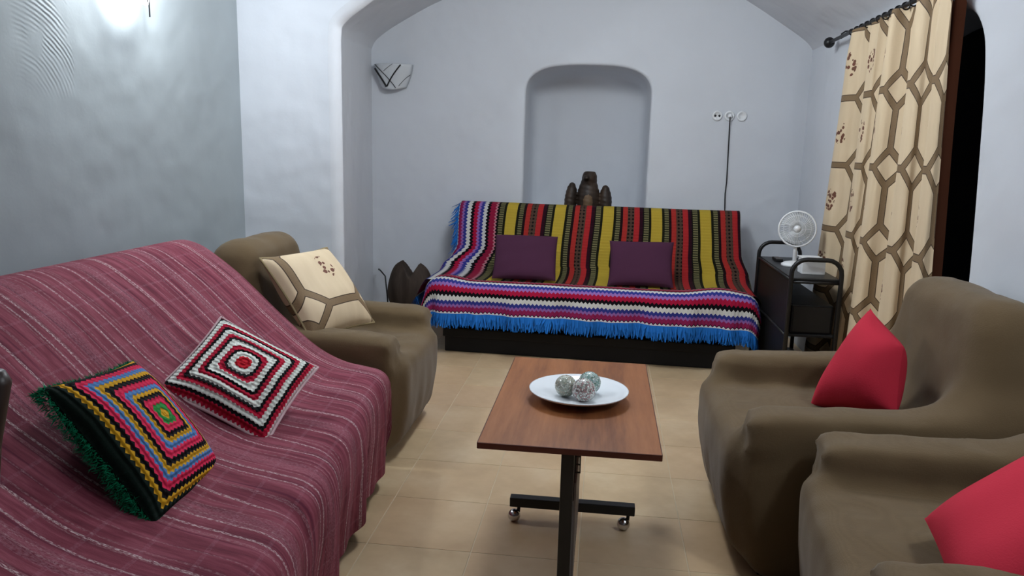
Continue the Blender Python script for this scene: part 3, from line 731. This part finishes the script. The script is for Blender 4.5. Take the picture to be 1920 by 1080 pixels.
# blanket over back and seat
bp = catmull([(0.505, 0.50), (0.515, 0.75), (0.515, 0.86), (0.50, 0.905), (0.44, 0.912), (0.385, 0.885), (0.345, 0.80), (0.29, 0.66), (0.235, 0.53), (0.19, 0.475), (0.10, 0.455), (-0.10, 0.452), (-0.28, 0.45)], 90)
bl = np.r_[0, np.cumsum(np.linalg.norm(np.diff(bp, axis=0), axis=1))]
aa = np.linspace(-1.005, 1.04, 150)
P = np.zeros((len(aa), len(bp), 3)); U = np.zeros((len(aa), len(bp), 2))
for i, a in enumerate(aa):
    y, z = bp[:, 0].copy(), bp[:, 1].copy()
    lim = 0.945; ov = max(0, abs(a) - lim); sg = 1 if a > 0 else -1
    wseat = sstep(0.62, 0.48, z)
    r_ = 0.05; turn = min(ov / (r_ * PI / 2), 1) * PI / 2; bx_ = r_ * math.sin(turn); dn = r_ * (1 - math.cos(turn)) + max(0, ov - r_ * PI / 2)
    flare = (0.13 if sg < 0 else 0.05) * wseat * sstep(0.45, 1.0, abs(a))
    x = np.full_like(y, sg * (min(abs(a), lim) + bx_)) + sg * flare + sg * dn * 0.35 * wseat
    z = z - dn * wseat * 0.9 - (0.10 * wseat * sstep(0.93, 1.005, -a) if sg < 0 else 0); y = y + dn * (1 - wseat) * 0.45
    z = z + 0.006 * vn(x, y, z, 6, 31) - 0.012 * np.exp(-((y - 0.0) / 0.25) ** 2) * (np.abs(x) < 0.9)
    x = x + 0.008 * np.sin(z * 9 + a * 3) * (z > 0.5)
    P[i, :, 0] = x; P[i, :, 1] = y; P[i, :, 2] = np.maximum(z, 0.2); U[i, :, 0] = a - aa[0]; U[i, :, 1] = bl
b1 = empty('blanket'); prop(b1, 'striped blanket with yellow, red and black bands covering the sofa back', 'blanket')
k1 = grid_mesh('knit_cover', to_world(P), M_blanket, b1, U)
def fringe(edge_pts, dirs, L, parent, n_per=3, wob=0.25):
    fv, ff = [], []
    E = np.asarray(edge_pts); m = len(E)
    for i in range(m - 1):
        for k in range(n_per):
            t = (k + rng.random()) / n_per; p = Vector(E[i] * (1 - t) + E[i + 1] * t); d = Vector(dirs[i]) + Vector(rng.normal(size=3)) * wob * 0.4; d.normalize()
            sd = Vector(E[i + 1] - E[i]).normalized() * (0.003 + 0.0025 * rng.random()); l = L * (0.75 + 0.4 * rng.random()); n_ = Vector(rng.normal(size=3)) * 0.004
            b = len(fv); mid = p + d * l * 0.5 + n_; fv += [p - sd, p + sd, mid + sd * 1.1, mid - sd * 1.1, p + d * l + sd * 0.5, p + d * l - sd * 0.5]
            ff += [(b, b + 1, b + 2, b + 3), (b + 3, b + 2, b + 4, b + 5)]
    o = pmesh('fringe', fv, ff, M_fringe, parent, smooth=False); prop(o, 'bright blue yarn fringe', kind='stuff'); return o
e = to_world(P)[0, 18:]
fringe(e, [(-0.35, -0.05, -1 if q[2] < 0.55 else -0.8) for q in e], 0.085, k1, 5, 0.5)
# blanket over the seat front, turned sideways
aa = np.linspace(-1.20, 1.14, 170); bb = np.linspace(0, 0.312, 36)
P2_ = np.zeros((len(aa), len(bb), 3)); U2 = np.zeros((len(aa), len(bb), 2))
for i, a in enumerate(aa):
    sg = 1 if a > 0 else -1
    bv = bb
    y_lim = 0.085; ovb = np.maximum(0, bv - y_lim); ova = max(0, abs(a) - 0.955)
    ov = np.sqrt(ovb ** 2 + ova ** 2); r_ = 0.06; turn = np.minimum(ov / (r_ * PI / 2), 1) * PI / 2
    outw = r_ * np.sin(turn); dn = r_ * (1 - np.cos(turn)) + np.maximum(0, ov - r_ * PI / 2)
    ux = np.where(ov > 1e-6, ova / np.maximum(ov, 1e-6), 0); uy = np.where(ov > 1e-6, ovb / np.maximum(ov, 1e-6), 1)
    fold = (0.014 * math.sin(a * 14 + 0.6) + 0.010 * math.sin(a * 29 + 2) + 0.006 * math.sin(a * 53)) * np.clip(dn / 0.15, 0, 1)
    lift = 0.02 * math.sin(a * 2.1 + 0.4) + (0.015 if a > 0.6 else 0)
    x = sg * (min(abs(a), 0.955) + ux * (outw + dn * 0.25)); y = -0.315 - np.minimum(bv, y_lim) - uy * (outw + dn * 0.12) - fold
    z = 0.468 - dn + 0.004 * vn(x, y, y * 0, 9, 3)
    z = z + 0.03 * np.exp(-((a - 0.80) / 0.16) ** 2) * (1 - np.clip(dn / 0.1, 0, 1)) + 0.025 * np.exp(-((a + 0.9) / 0.12) ** 2) * (1 - np.clip(dn / 0.1, 0, 1))
    P2_[i, :, 0] = x; P2_[i, :, 1] = y; P2_[i, :, 2] = z; U2[i, :, 0] = bb[-1] - bv; U2[i, :, 1] = a + 1.3
b2 = empty('blanket'); prop(b2, 'striped blanket with purple, white and red zigzag bands hanging over the sofa seat front', 'blanket')
k2 = grid_mesh('knit_cover', to_world(P2_), M_blanket, b2, U2, flip=True)
e = to_world(P2_)[:, -1]
fringe(e, [(0, -0.08, -1)] * len(e), 0.085, k2, 7, 0.35)
e = to_world(P2_)[0, :]
fringe(e, [(-0.25, -0.05, -1)] * len(e), 0.075, k2, 5, 0.4)

cushion('purple_cushion', 'plain aubergine cushion on the striped sofa, the left one of the pair', (-0.505, 4.975, 0.592), (0.999, 0.03, 0.0), (0.0, 0.60, 0.80), 0.42, 0.335, 0.11, M_purple, M_purple, pinch=0.03, pw=0.4, seed=3)
cushion('purple_cushion', 'plain aubergine cushion on the striped sofa, the right one of the pair', (0.255, 4.95, 0.585), (0.999, -0.05, 0.02), (0.02, 0.58, 0.80), 0.42, 0.335, 0.11, M_purple, M_purple, pinch=0.06, pw=0.42, seed=5)

# ------------------------------------------------------------------ coffee table, plate, balls
tb = empty('side_table', (-0.0635, 2.345, 0)); prop(tb, 'rectangular walnut table on black castor frame in the middle', 'table')
L0 = tb.location
tt = cbox('table_top', -0.309, 0.181, 1.912, 2.782, 0.5025, 0.52, M_table, tb, bevel=0.0012)
cbox('front_edge_band', -0.3095, 0.1815, 1.9095, 1.9118, 0.5025, 0.5195, M_tedge, tb, bevel=0)
cbox('side_edge_band', 0.1812, 0.1832, 1.912, 2.782, 0.5025, 0.5195, M_tedge, tb, bevel=0)
cbox('side_edge_band', -0.3112, -0.3092, 1.912, 2.782, 0.5025, 0.5195, M_tedge, tb, bevel=0)
for yy in (1.945, 2.492):
    cbox('post', -0.083, -0.048, yy - 0.018, yy + 0.018, 0.06, 0.50, M_black, tb, bevel=0.003)
    fo = cbox('foot_bar', -0.282, 0.155, yy - 0.018, yy + 0.018, 0.058, 0.092, M_black, tb, bevel=0.003)
    for xx in (-0.262, 0.122):
        r = 0.0225
        c = ball('castor', (xx - L0.x - 0.004, yy - L0.y - 0.006, r), r, M_steel, tb, 12)
        tube('castor_stem', [(xx - L0.x + 0.010, yy - L0.y, 0.030), (xx - L0.x + 0.012, yy - L0.y, 0.062)], 0.006, M_black, c, 8)
cbox('lower_beam', -0.078, -0.044, 1.964, 2.474, 0.055, 0.10, M_grey, tb, bevel=0.003)
cbox('web_panel', -0.046, -0.040, 1.964, 2.474, 0.10, 0.40, M_grey, tb, bevel=0.001)
for yy in np.arange(1.98, 2.46, 0.022): cbox('rack_tooth', -0.046, -0.040, yy, yy + 0.010, 0.075, 0.092, M_black, tb, bevel=0)
ball('bolt', (-0.0655 - L0.x, 1.926 - L0.y, 0.128), 0.009, M_grey, tb, 8, (1, 0.4, 1))
br = empty('hinge_bracket'); br.parent = tb
bmv, bmf = [], []
def addbox(V, F, x0, x1, y0, y1, z0, z1):
    b = len(V); V += [(x0, y0, z0), (x1, y0, z0), (x1, y1, z0), (x0, y1, z0), (x0, y0, z1), (x1, y0, z1), (x1, y1, z1), (x0, y1, z1)]
    F += [tuple(b + i for i in q) for q in ((0, 3, 2, 1), (4, 5, 6, 7), (0, 1, 5, 4), (1, 2, 6, 5), (2, 3, 7, 6), (3, 0, 4, 7))]
bx0 = -0.045 - L0.x; by0 = 1.95 - L0.y
addbox(bmv, bmf, bx0 + 0.012, bx0 + 0.015, by0, by0 + 0.004, 0.435, 0.50)
addbox(bmv, bmf, bx0, bx0 + 0.003, by0, by0 + 0.004, 0.435, 0.50)
for zz in (0.435, 0.458, 0.481): addbox(bmv, bmf, bx0, bx0 + 0.015, by0, by0 + 0.004, zz, zz + 0.003)
bpy.data.objects.remove(br); pmesh('hinge_bracket', bmv, bmf, M_black, tb, smooth=False)

pl = lathe('plate', [(0.0, 0.0), (0.062, 0.0), (0.066, 0.004), (0.11, 0.014), (0.150, 0.028), (0.157, 0.033), (0.158, 0.036), (0.154, 0.036), (0.14, 0.030), (0.10, 0.019), (0.05, 0.014), (0.0, 0.013)], M_porc, None, 56)
pl.location = (-0.053, 2.325, 0.52); prop(pl, 'wide white porcelain dish on the walnut table', 'plate')
def mosaic(name, cols, scale):
    n = NT(name); o = n.obj()
    v = n.n('ShaderNodeTexVoronoi', feature='F1'); n.put(v.inputs['Vector'], o); v.inputs['Scale'].default_value = scale
    e = n.n('ShaderNodeTexVoronoi', feature='DISTANCE_TO_EDGE'); n.put(e.inputs['Vector'], o); e.inputs['Scale'].default_value = scale
    s = n.n('ShaderNodeSeparateXYZ'); n.put(s.inputs[0], v.outputs['Color'])
    c = n.ramp(s.outputs[0], [(i / len(cols), c_) for i, c_ in enumerate(cols)], 'CONSTANT')
    g = n.math('LESS_THAN', e.outputs['Distance'], 0.07)
    c = n.mix(g, c, lin(128, 134, 128))
    return n.done(c, 0.15, 0.6, n.bump(n.math('MINIMUM', e.outputs['Distance'], 0.15), 0.5, 0.003), 0.0)
for (x, y, z, r), cols, lab in (((-0.094, 2.304, 0.5685, 0.0345), [lin(170, 178, 160), lin(196, 200, 186), lin(150, 156, 140), lin(214, 216, 206), lin(180, 170, 150)], 'pale beige-green mosaic ball, leftmost of three on the white dish'),
                          ((-0.020, 2.345, 0.5705, 0.036), [lin(150, 186, 182), lin(120, 160, 150), lin(200, 214, 206), lin(90, 120, 104), lin(176, 196, 196)], 'light turquoise mosaic ball at the back right of the white dish'),
                          ((-0.036, 2.265, 0.5705, 0.037), [lin(206, 200, 196), lin(170, 130, 130), lin(226, 226, 222), lin(120, 100, 100), lin(190, 200, 190)], 'pinkish white mosaic ball at the front of the white dish')):
    b = ball('mosaic_ball', (0, 0, 0), r, mosaic('mirror_mosaic', cols, 190), None, 20); b.location = (x, y, z); prop(b, lab, 'ball', 'mosaic balls on the dish')

# ------------------------------------------------------------------ curtain and rod
XC, ZR = 1.315, 1.985
rod = empty('curtain_rod', (XC, 3.9, ZR)); prop(rod, 'black curtain rod with ball end above the patterned curtain', 'curtain rod')
tube('pole', [(0, 1.08, 0), (0, -1.2, 0)], 0.0105, M_black, rod, 10)
ball('finial', (0, 1.105, 0), 0.032, M_black, rod, 12)
tube('bracket', [(0.0, 0.86, -0.012), (0.0, 0.86, 0.016), (0.02, 0.86, 0.03), (0.062, 0.86, 0.03)], 0.005, M_black, rod, 6)
tube('bracket', [(0.0, -1.10, -0.012), (0.0, -1.10, 0.016), (0.02, -1.10, 0.03), (0.062, -1.10, 0.03)], 0.005, M_black, rod, 6)
for yy in np.linspace(0.66, -0.62, 16):
    tube('ring', [(0.017 * math.cos(t), yy + 0.004 * math.sin(t), 0.017 * math.sin(t) - 0.004) for t in np.linspace(0, 2 * PI, 13)[:-1]], 0.0035, M_black, rod, 5, True)
nu, nvv = 220, 60
uu = np.linspace(0, 1, nu); vv = np.linspace(0, 1, nvv)
Uc, Vc = np.meshgrid(uu, vv, indexing='ij')
ztop, zbot = ZR - 0.012, 0.06
yfar = 4.585 + 0.36 * Vc ** 1.15; ynear = 3.27 - 0.14 * Vc
NF = 5.0
ph = 2 * PI * NF * (Uc + 0.018 * np.sin(2 * PI * Uc * 2.0 + 1)) + 0.5 * np.sin(Vc * 3 + Uc * 5)
amp = (0.034 + 0.016 * Vc) * (0.8 + 0.3 * np.sin(Uc * 11 + 1)) * (1 - 0.3 * np.exp(-(Vc / 0.05) ** 2))
Xc = XC - 0.005 + amp * np.sin(ph) + 0.010 * np.sin(4.6 * ph / 2 + 1) * np.exp(-(Vc / 0.15) ** 2)
Yc = yfar + (ynear - yfar) * Uc + 0.022 * np.sin(2 * ph + 0.3) * (0.6 + 0.6 * Vc)
Zc = ztop + (zbot - ztop) * Vc + 0.006 * np.cos(ph) * np.exp(-(Vc / 0.04) ** 2)
UVc = np.stack([(Uc + 0.018 * np.sin(2 * PI * Uc * 2.0 + 1)) * 5.2 * 0.37 + 0.10, Zc * 1.03], -1)
cu_root = empty('curtain', (XC, 3.9, 0)); o = cu_root; off_ = np.array([XC, 3.9, 0])
grid_mesh('panel', np.stack([Xc, Yc, Zc], -1) - off_, M_curtain, cu_root, UVc, flip=True); prop(o, 'gathered beige curtain with brown octagon lattice hanging in the doorway', 'curtain')

ul = np.linspace(0, 1, 90); Ul, Vl = np.meshgrid(ul, vv, indexing='ij')
yl = 4.55 + 0.33 * Vl + (3.335 - 0.13 * Vl - 4.55 - 0.33 * Vl) * Ul + 0.012 * np.sin(Vl * 7) * Ul
xl = XC + 0.058 + 0.012 * np.sin(2 * PI * 9 * Ul + 1)
M_lining = plain('russet_lining', lin(136, 84, 62), 0.8, 0.2, nscale=150)
grid_mesh('lining', np.stack([xl, yl, ztop - 0.004 + (zbot + 0.02 - ztop) * Vl], -1) - off_, M_lining, cu_root, flip=True)

# ------------------------------------------------------------------ wall sconces
def sconce(label, loc, rotz, lit):
    root = empty('wall_sconce', loc, rotz); prop(root, label, 'wall lamp', 'glass wall sconces')
    n = NT('frosted_glass_lit' if lit else 'frosted_glass'); o_ = n.obj()
    c_ = (0.72, 0.75, 0.78, 1)
    m = n.done(c_, 0.25, 0.5, n.bump(n.noise(o_, 30, 2), 0.05, 0.002), **({'Emission Color': (0.92, 0.97, 1, 1), 'Emission Strength': 22.0} if lit else {'Transmission Weight': 0.2}))
    # local: x along wall, -y into the room, z up
    N = 28; Vs, Fs = [], []
    for i in range(N + 1):
        a = -1 + 2 * i / N
        for j in range(13):
            v = j / 12
            w = 0.145 - 0.05 * (1 - v) ** 1.6
            Vs.append((a * w, -0.10 * math.sqrt(max(0, 1 - (abs(a)) ** 2.4)) * (0.75 + 0.25 * v) - 0.004, -0.075 + 0.165 * v - 0.02 * (1 - a * a) * (1 - v)))
    for i in range(N):
        for j in range(12): Fs.append((i * 13 + j, (i + 1) * 13 + j, (i + 1) * 13 + j + 1, i * 13 + j + 1))
    sh = pmesh('glass_shade', Vs, Fs, m, root)
    md = sh.modifiers.new('thickness', 'SOLIDIFY'); md.thickness = 0.004; md.offset = -1
    def on(a, v, off=0.004):
        w = 0.145 - 0.05 * (1 - v) ** 1.6
        return (a * w * 1.02, -0.10 * math.sqrt(max(0, 1 - abs(a) ** 2.4)) * (0.75 + 0.25 * v) - 0.004 - off, -0.075 + 0.165 * v - 0.02 * (1 - a * a) * (1 - v))
    for (a0, v0, a1, v1, w) in ((-0.93, 0.80, -0.36, 0.10, 0.007), (-0.30, 0.12, 0.50, 0.95, 0.005), (-0.90, 0.98, 0.32, 0.06, 0.0025), (0.5, 0.12, 0.97, 0.55, 0.002), (-0.4, 0.7, 0.1, 0.98, 0.0015)):
        tube('dark_strip', [on(a0 + (a1 - a0) * t, v0 + (v1 - v0) * t) for t in np.linspace(0, 1, 9)], w, M_black, sh, 6)
    box('back_plate', -0.05, 0.05, -0.012, 0.0, -0.05, 0.05, M_white, root)
    tube('arm', [(0, -0.01, -0.02), (0, -0.05, -0.02)], 0.008, M_black, root, 8)
    bu = ball('bulb', (0, -0.05, 0.015), 0.022, m if lit else M_white, root, 8)
    return root
sconce('unlit glass wall sconce with black diagonal strips on the back wall', (-1.585, YB - 0.002, 1.80), 0.0, False)
ls = sconce('lit glass wall sconce glowing on the left wall at the top edge', (XL + 0.012, 2.80, 1.895), -PI / 2 + PI, True)
tube('pull_rod', [(0.125, -0.03, -0.12), (0.125, -0.03, 0.03)], 0.003, M_black, ls, 6)
d = bpy.data.lights.new('sconce_light', 'POINT'); d.energy = 19; d.shadow_soft_size = 0.04; d.color = COOL
lo = bpy.data.objects.new('sconce_light', d); lo.location = (XL + 0.17, 2.80, 1.98); col.objects.link(lo)

# ------------------------------------------------------------------ eagle in the niche, log, sockets
def carve(name, label, cat, loc, rotz, prim_fn, names, mats, lo, hi, h, k):
    root = empty(name, loc, rotz); prop(root, label, cat)
    def f(X, Y, Z):
        ps = prim_fn(X, Y, Z); d = ps[0]
        for p in ps[1:]: d = smin(d, p, k)
        return d
    V, F = surfnet(f, lo, hi, h); C_ = V[F].mean(1); pt = np.stack(prim_fn(C_[:, 0], C_[:, 1], C_[:, 2]), -1).argmin(1)
    split_parts(names, V, F, pt, mats, root); return root
def rotm(ax, a): return [list(r) for r in Matrix.Rotation(a, 3, ax)]
M_beak = plain('pale_carved_chest', (0.16, 0.10, 0.055, 1), 0.5)
def eagle(X, Y, Z):
    rough = 0.0018 * np.sin(190 * Z + 40 * X) + 0.003 * vn(X, Y, Z, 55, 2)
    body = sd_ell(X, Y, Z, (0, 0, 0.135), (0.083, 0.075, 0.19)) + rough
    head = sd_ell(X, Y, Z, (0.004, -0.012, 0.298), (0.056, 0.062, 0.062)) + rough * 0.5
    head = np.maximum(head, (Z - 0.345) * 0.9)
    beak = sd_ell(X, Y, Z, (-0.020, -0.078, 0.300), (0.020, 0.032, 0.017), rotm('Z', 0.3))
    w1 = sd_ell(X, Y, Z, (-0.132, 0.005, 0.125), (0.046, 0.06, 0.135), rotm('Y', 0.06)) + rough
    w2 = sd_ell(X, Y, Z, (0.132, 0.005, 0.120), (0.046, 0.06, 0.130), rotm('Y', -0.06)) + rough
    chest = sd_ell(X, Y, Z, (0.0, -0.068, 0.115), (0.032, 0.022, 0.06)) + rough
    base = sd_box(X, Y, Z, (0, 0, 0.0), (0.10, 0.08, 0.022), 0.01)
    return [body, head, beak, w1, w2, chest, base]
carve('eagle_carving', 'dark carved wooden eagle with half-spread wings standing in the niche', 'statue', (-0.122, 5.79, NB + 0.024), 0.0, eagle, ['body', 'head', 'beak', 'wing', 'wing', 'breast', 'base'], [M_carve, M_carve, M_carve, M_carve, M_carve, M_beak, M_carve], (-0.22, -0.13, -0.04), (0.22, 0.11, 0.41), 0.0085, 0.016)
def stump(X, Y, Z):
    rough = 0.008 * vn(X, Y, Z, 25, 5) + 0.004 * np.sin(50 * X + 9 * Z)
    E_ = sd_ell(X, Y, Z, (0, 0, 0.29), (0.165, 0.09, 0.225)) + rough
    wedge = (np.abs(X - 0.015) * 1.75 - (Z - 0.385)) / 2.0
    E_ = np.maximum(E_, -wedge)
    a = np.maximum(E_, X - 0.015); b = np.maximum(E_, 0.015 - X)
    c = sd_box(X, Y, Z, (0, 0, 0.10), (0.115, 0.085, 0.10), 0.04) + rough
    return [a, b, c]
carve('log_stump', 'split dark log with a notched top in the corner behind the left armchair', 'log', (-1.355, 5.22, 0.0), 0.0, stump, ['lobe', 'lobe', 'trunk'], M_log, (-0.24, -0.14, -0.02), (0.24, 0.14, 0.56), 0.011, 0.008)
cab = tube('floor_cable', [(-1.70, 5.60, 0.36), (-1.69, 5.57, 0.37), (-1.66, 5.52, 0.365), (-1.62, 5.50, 0.33), (-1.60, 5.48, 0.2), (-1.58, 5.46, 0.02)], 0.006, M_black, None, 6); prop(cab, 'short black cable at the wall corner behind the left armchair', 'cable')
sk = empty('wall_socket', (0.853, YB, 1.568)); prop(sk, 'row of three white wall sockets to the right of the niche', 'socket')
for i, dx in enumerate((-0.085, 0.0, 0.085)):
    lathe('socket_plate', [(0.0, 0.0), (0.0, 0.0), (0.036, 0.0), (0.036, 0.006), (0.030, 0.010), (0.024, 0.010), (0.022, 0.004), (0.0, 0.004)][1:], M_white, sk, 24, (dx, 0, 0), Matrix.Rotation(PI / 2, 3, 'X'))
    if i == 0:
        for ddx in (-0.014, 0.014): ball('pin_hole', (dx + ddx, -0.008, 0), 0.008, M_black, sk, 6, (1, 0.4, 1))
pg = tube('power_cable', [(0.853, YB - 0.028, 1.568), (0.853, YB - 0.035, 1.545), (0.857, YB - 0.012, 1.50), (0.862, YB - 0.006, 1.3), (0.866, YB - 0.008, 1.1), (0.862, YB - 0.006, 1.02), (0.868, YB - 0.008, 0.9), (0.872, YB - 0.01, 0.4), (0.89, YB - 0.02, 0.02)], 0.0042, M_black, None, 6); prop(pg, 'thin black power cable hanging from the middle socket', 'cable')
lathe('plug', [(0.0, 0.0), (0.016, 0.0), (0.015, 0.02), (0.008, 0.026), (0, 0.026)], M_white, pg, 16, (0.853, YB - 0.008, 1.568), Matrix.Rotation(PI / 2, 3, 'X'))

# ------------------------------------------------------------------ black trolley with fan
tr = empty('trolley', (1.11, 4.47, 0)); prop(tr, 'black metal trolley with looped handles between sofa and curtain', 'trolley')
for yy, zt in ((0.43, 0.765), (-0.43, 0.775)):
    pts = [(-0.125, yy, 0.0), (-0.125, yy, zt - 0.075)] + [(-0.125 + 0.075 * (1 - math.cos(a)), yy, zt - 0.075 + 0.075 * math.sin(a)) for a in np.linspace(0.2, PI / 2, 6)]
    pts += [(0.05 + 0.075 * math.sin(a), yy, zt - 0.075 + 0.075 * math.cos(a)) for a in np.linspace(0, PI / 2, 6)] + [(0.125, yy, 0.0)]
    tube('handle_frame', pts, 0.012, M_black, tr, 10)
    tube('cross_bar', [(-0.125, yy, 0.655), (0.125, yy, 0.655)], 0.008, M_black, tr, 8)
for zz, nm in ((0.66, 'top_shelf'), (0.36, 'shelf'), (0.08, 'shelf')): box(nm, -0.12, 0.12, -0.42, 0.42, zz, zz + 0.015, M_blackwood if zz < 0.6 else M_black, tr)
for xx in (-0.125, 0.125):
    for zz in (0.665, 0.365, 0.085): tube('rail', [(xx, -0.43, zz), (xx, 0.43, zz)], 0.007, M_black, tr, 8)
box('side_panel', -0.122, -0.117, -0.425, 0.425, 0.09, 0.655, M_blackwood, tr, bevel=0)
bb_ = empty('black_box', (1.115, 4.43, 0.376)); prop(bb_, 'black appliance box on the lower trolley shelf', 'box')
box('case', -0.105, 0.105, -0.36, 0.36, 0.0, 0.155, M_blackwood, bb_, bevel=0.006); box('front_panel', -0.095, 0.095, -0.363, -0.360, 0.01, 0.145, M_black, bb_, bevel=0)

fan = empty('table_fan', (1.105, 4.50, 0.675)); prop(fan, 'small white desk fan on the black trolley', 'fan')
lathe('base', [(0, 0), (0.072, 0), (0.072, 0.012), (0.055, 0.022), (0.02, 0.03), (0, 0.03)], M_white, fan, 28)
tube('neck', [(0, 0, 0.02), (0, 0.01, 0.12), (0, 0.02, 0.205)], 0.011, M_white, fan, 10)
FM = Matrix.Translation((0, 0.0, 0.215)) @ Matrix.Rotation(math.radians(-13), 4, 'Z') @ Matrix.Rotation(math.radians(84), 4, 'X')
def fpt(r, a, z): return FM @ Vector((r * math.cos(a), r * math.sin(a), z))
tube('cage_rim', [fpt(0.10, a, 0.0) for a in np.linspace(0, 2 * PI, 41)[:-1]], 0.0055, M_white, fan, 8, True)
for sgn, nm in ((1, 'front_grille'), (-1, 'rear_grille')):
    Vg, Fg = [], []
    for k in range(44):
        a = 2 * PI * k / 44
        v_, f_ = tube_geo([fpt(0.022 + 0.078 * t, a + 0.25 * t, sgn * 0.032 * (1 - t ** 2.2)) for t in np.linspace(0, 1, 6)], 0.0012, 4); b = len(Vg); Vg += v_; Fg += [tuple(b + i for i in q) for q in f_]
    for r_ in (0.045, 0.075):
        v_, f_ = tube_geo([fpt(r_, a, sgn * 0.032 * (1 - ((r_ - 0.022) / 0.078) ** 2.2)) for a in np.linspace(0, 2 * PI, 33)[:-1]], 0.0014, 4, True); b = len(Vg); Vg += v_; Fg += [tuple(b + i for i in q) for q in f_]
    pmesh(nm, Vg, Fg, M_white, fan)
Rf = FM.to_3x3()
hub = lathe('hub', [(0, -0.02), (0.02, -0.02), (0.022, 0.0), (0.018, 0.034), (0, 0.036)], M_white, fan, 20, FM.translation, Rf)
lathe('motor', [(0, -0.085), (0.028, -0.08), (0.034, -0.06), (0.034, -0.033), (0, -0.033)], M_white, fan, 20, FM.translation, Rf)
M_blade = plain('pale_grey_plastic', (0.55, 0.58, 0.60, 1), 0.4, 0.4, var=0.03)
for k in range(3):
    G = np.zeros((9, 9, 3))
    for i, t in enumerate(np.linspace(0, 1, 9)):
        for j, s in enumerate(np.linspace(-0.5, 0.5, 9)):
            a = 2 * PI * k / 3 + s * (0.9 + 0.9 * t); r_ = 0.018 + 0.072 * t; G[i, j] = fpt(r_, a, 0.022 * s)
    grid_mesh('blade', G, M_blade, hub)
pb = empty('paper_box', (1.135, 4.245, 0.675)); prop(pb, 'white carton and papers beside the fan on the trolley', 'box')
box('carton', -0.06, 0.06, -0.05, 0.05, 0.0, 0.085, M_white, pb, bevel=0.003); box('paper', -0.065, 0.05, -0.075, 0.07, 0.085, 0.0875, M_white, pb, bevel=0)
rc = box('remote_control', -0.02, 0.02, -0.06, 0.06, 0, 0.016, M_black, None, bevel=0.004); rc.location = (1.06, 4.72, 0.675); prop(rc, 'small black remote control on the far end of the trolley top', 'remote')
for k in range(3):
    box('button', -0.012, 0.012, -0.045 + k * 0.03, -0.035 + k * 0.03, 0.016, 0.018, M_grey, rc, bevel=0)

# ------------------------------------------------------------------ dark wooden chair at the left edge
ch = empty('wooden_chair', (-0.948, 0.60, 0)); prop(ch, 'dark wooden chair whose back post shows at the far left edge', 'chair')
for sx in (-1, 1):
    x0 = 0.205 * sx
    tube('back_post', [(x0 - 0.0 , 0.20, 0.0), (x0, 0.195, 0.45), (x0 - 0.03 * sx, 0.198, 0.75), (x0 - 0.008 * sx, 0.205, 0.92), (x0 + 0.014 * sx, 0.208, 1.005), (x0 + 0.016 * sx, 0.208, 1.018)], 0.02, M_chairwood, ch, 10, rr=[0.02, 0.021, 0.02, 0.019, 0.018, 0.010])
    tube('front_leg', [(x0, -0.19, 0), (x0, -0.19, 0.44)], 0.02, M_chairwood, ch, 10)
    tube('stretcher', [(x0, -0.19, 0.2), (x0, 0.20, 0.2)], 0.011, M_chairwood, ch, 8)
box('seat', -0.22, 0.22, -0.22, 0.20, 0.44, 0.465, M_chairwood, ch, bevel=0.008)
for zz in (0.60, 0.74, 0.88): box('back_slat', -0.195, 0.195, 0.188, 0.204, zz, zz + 0.05, M_chairwood, ch, bevel=0.004)
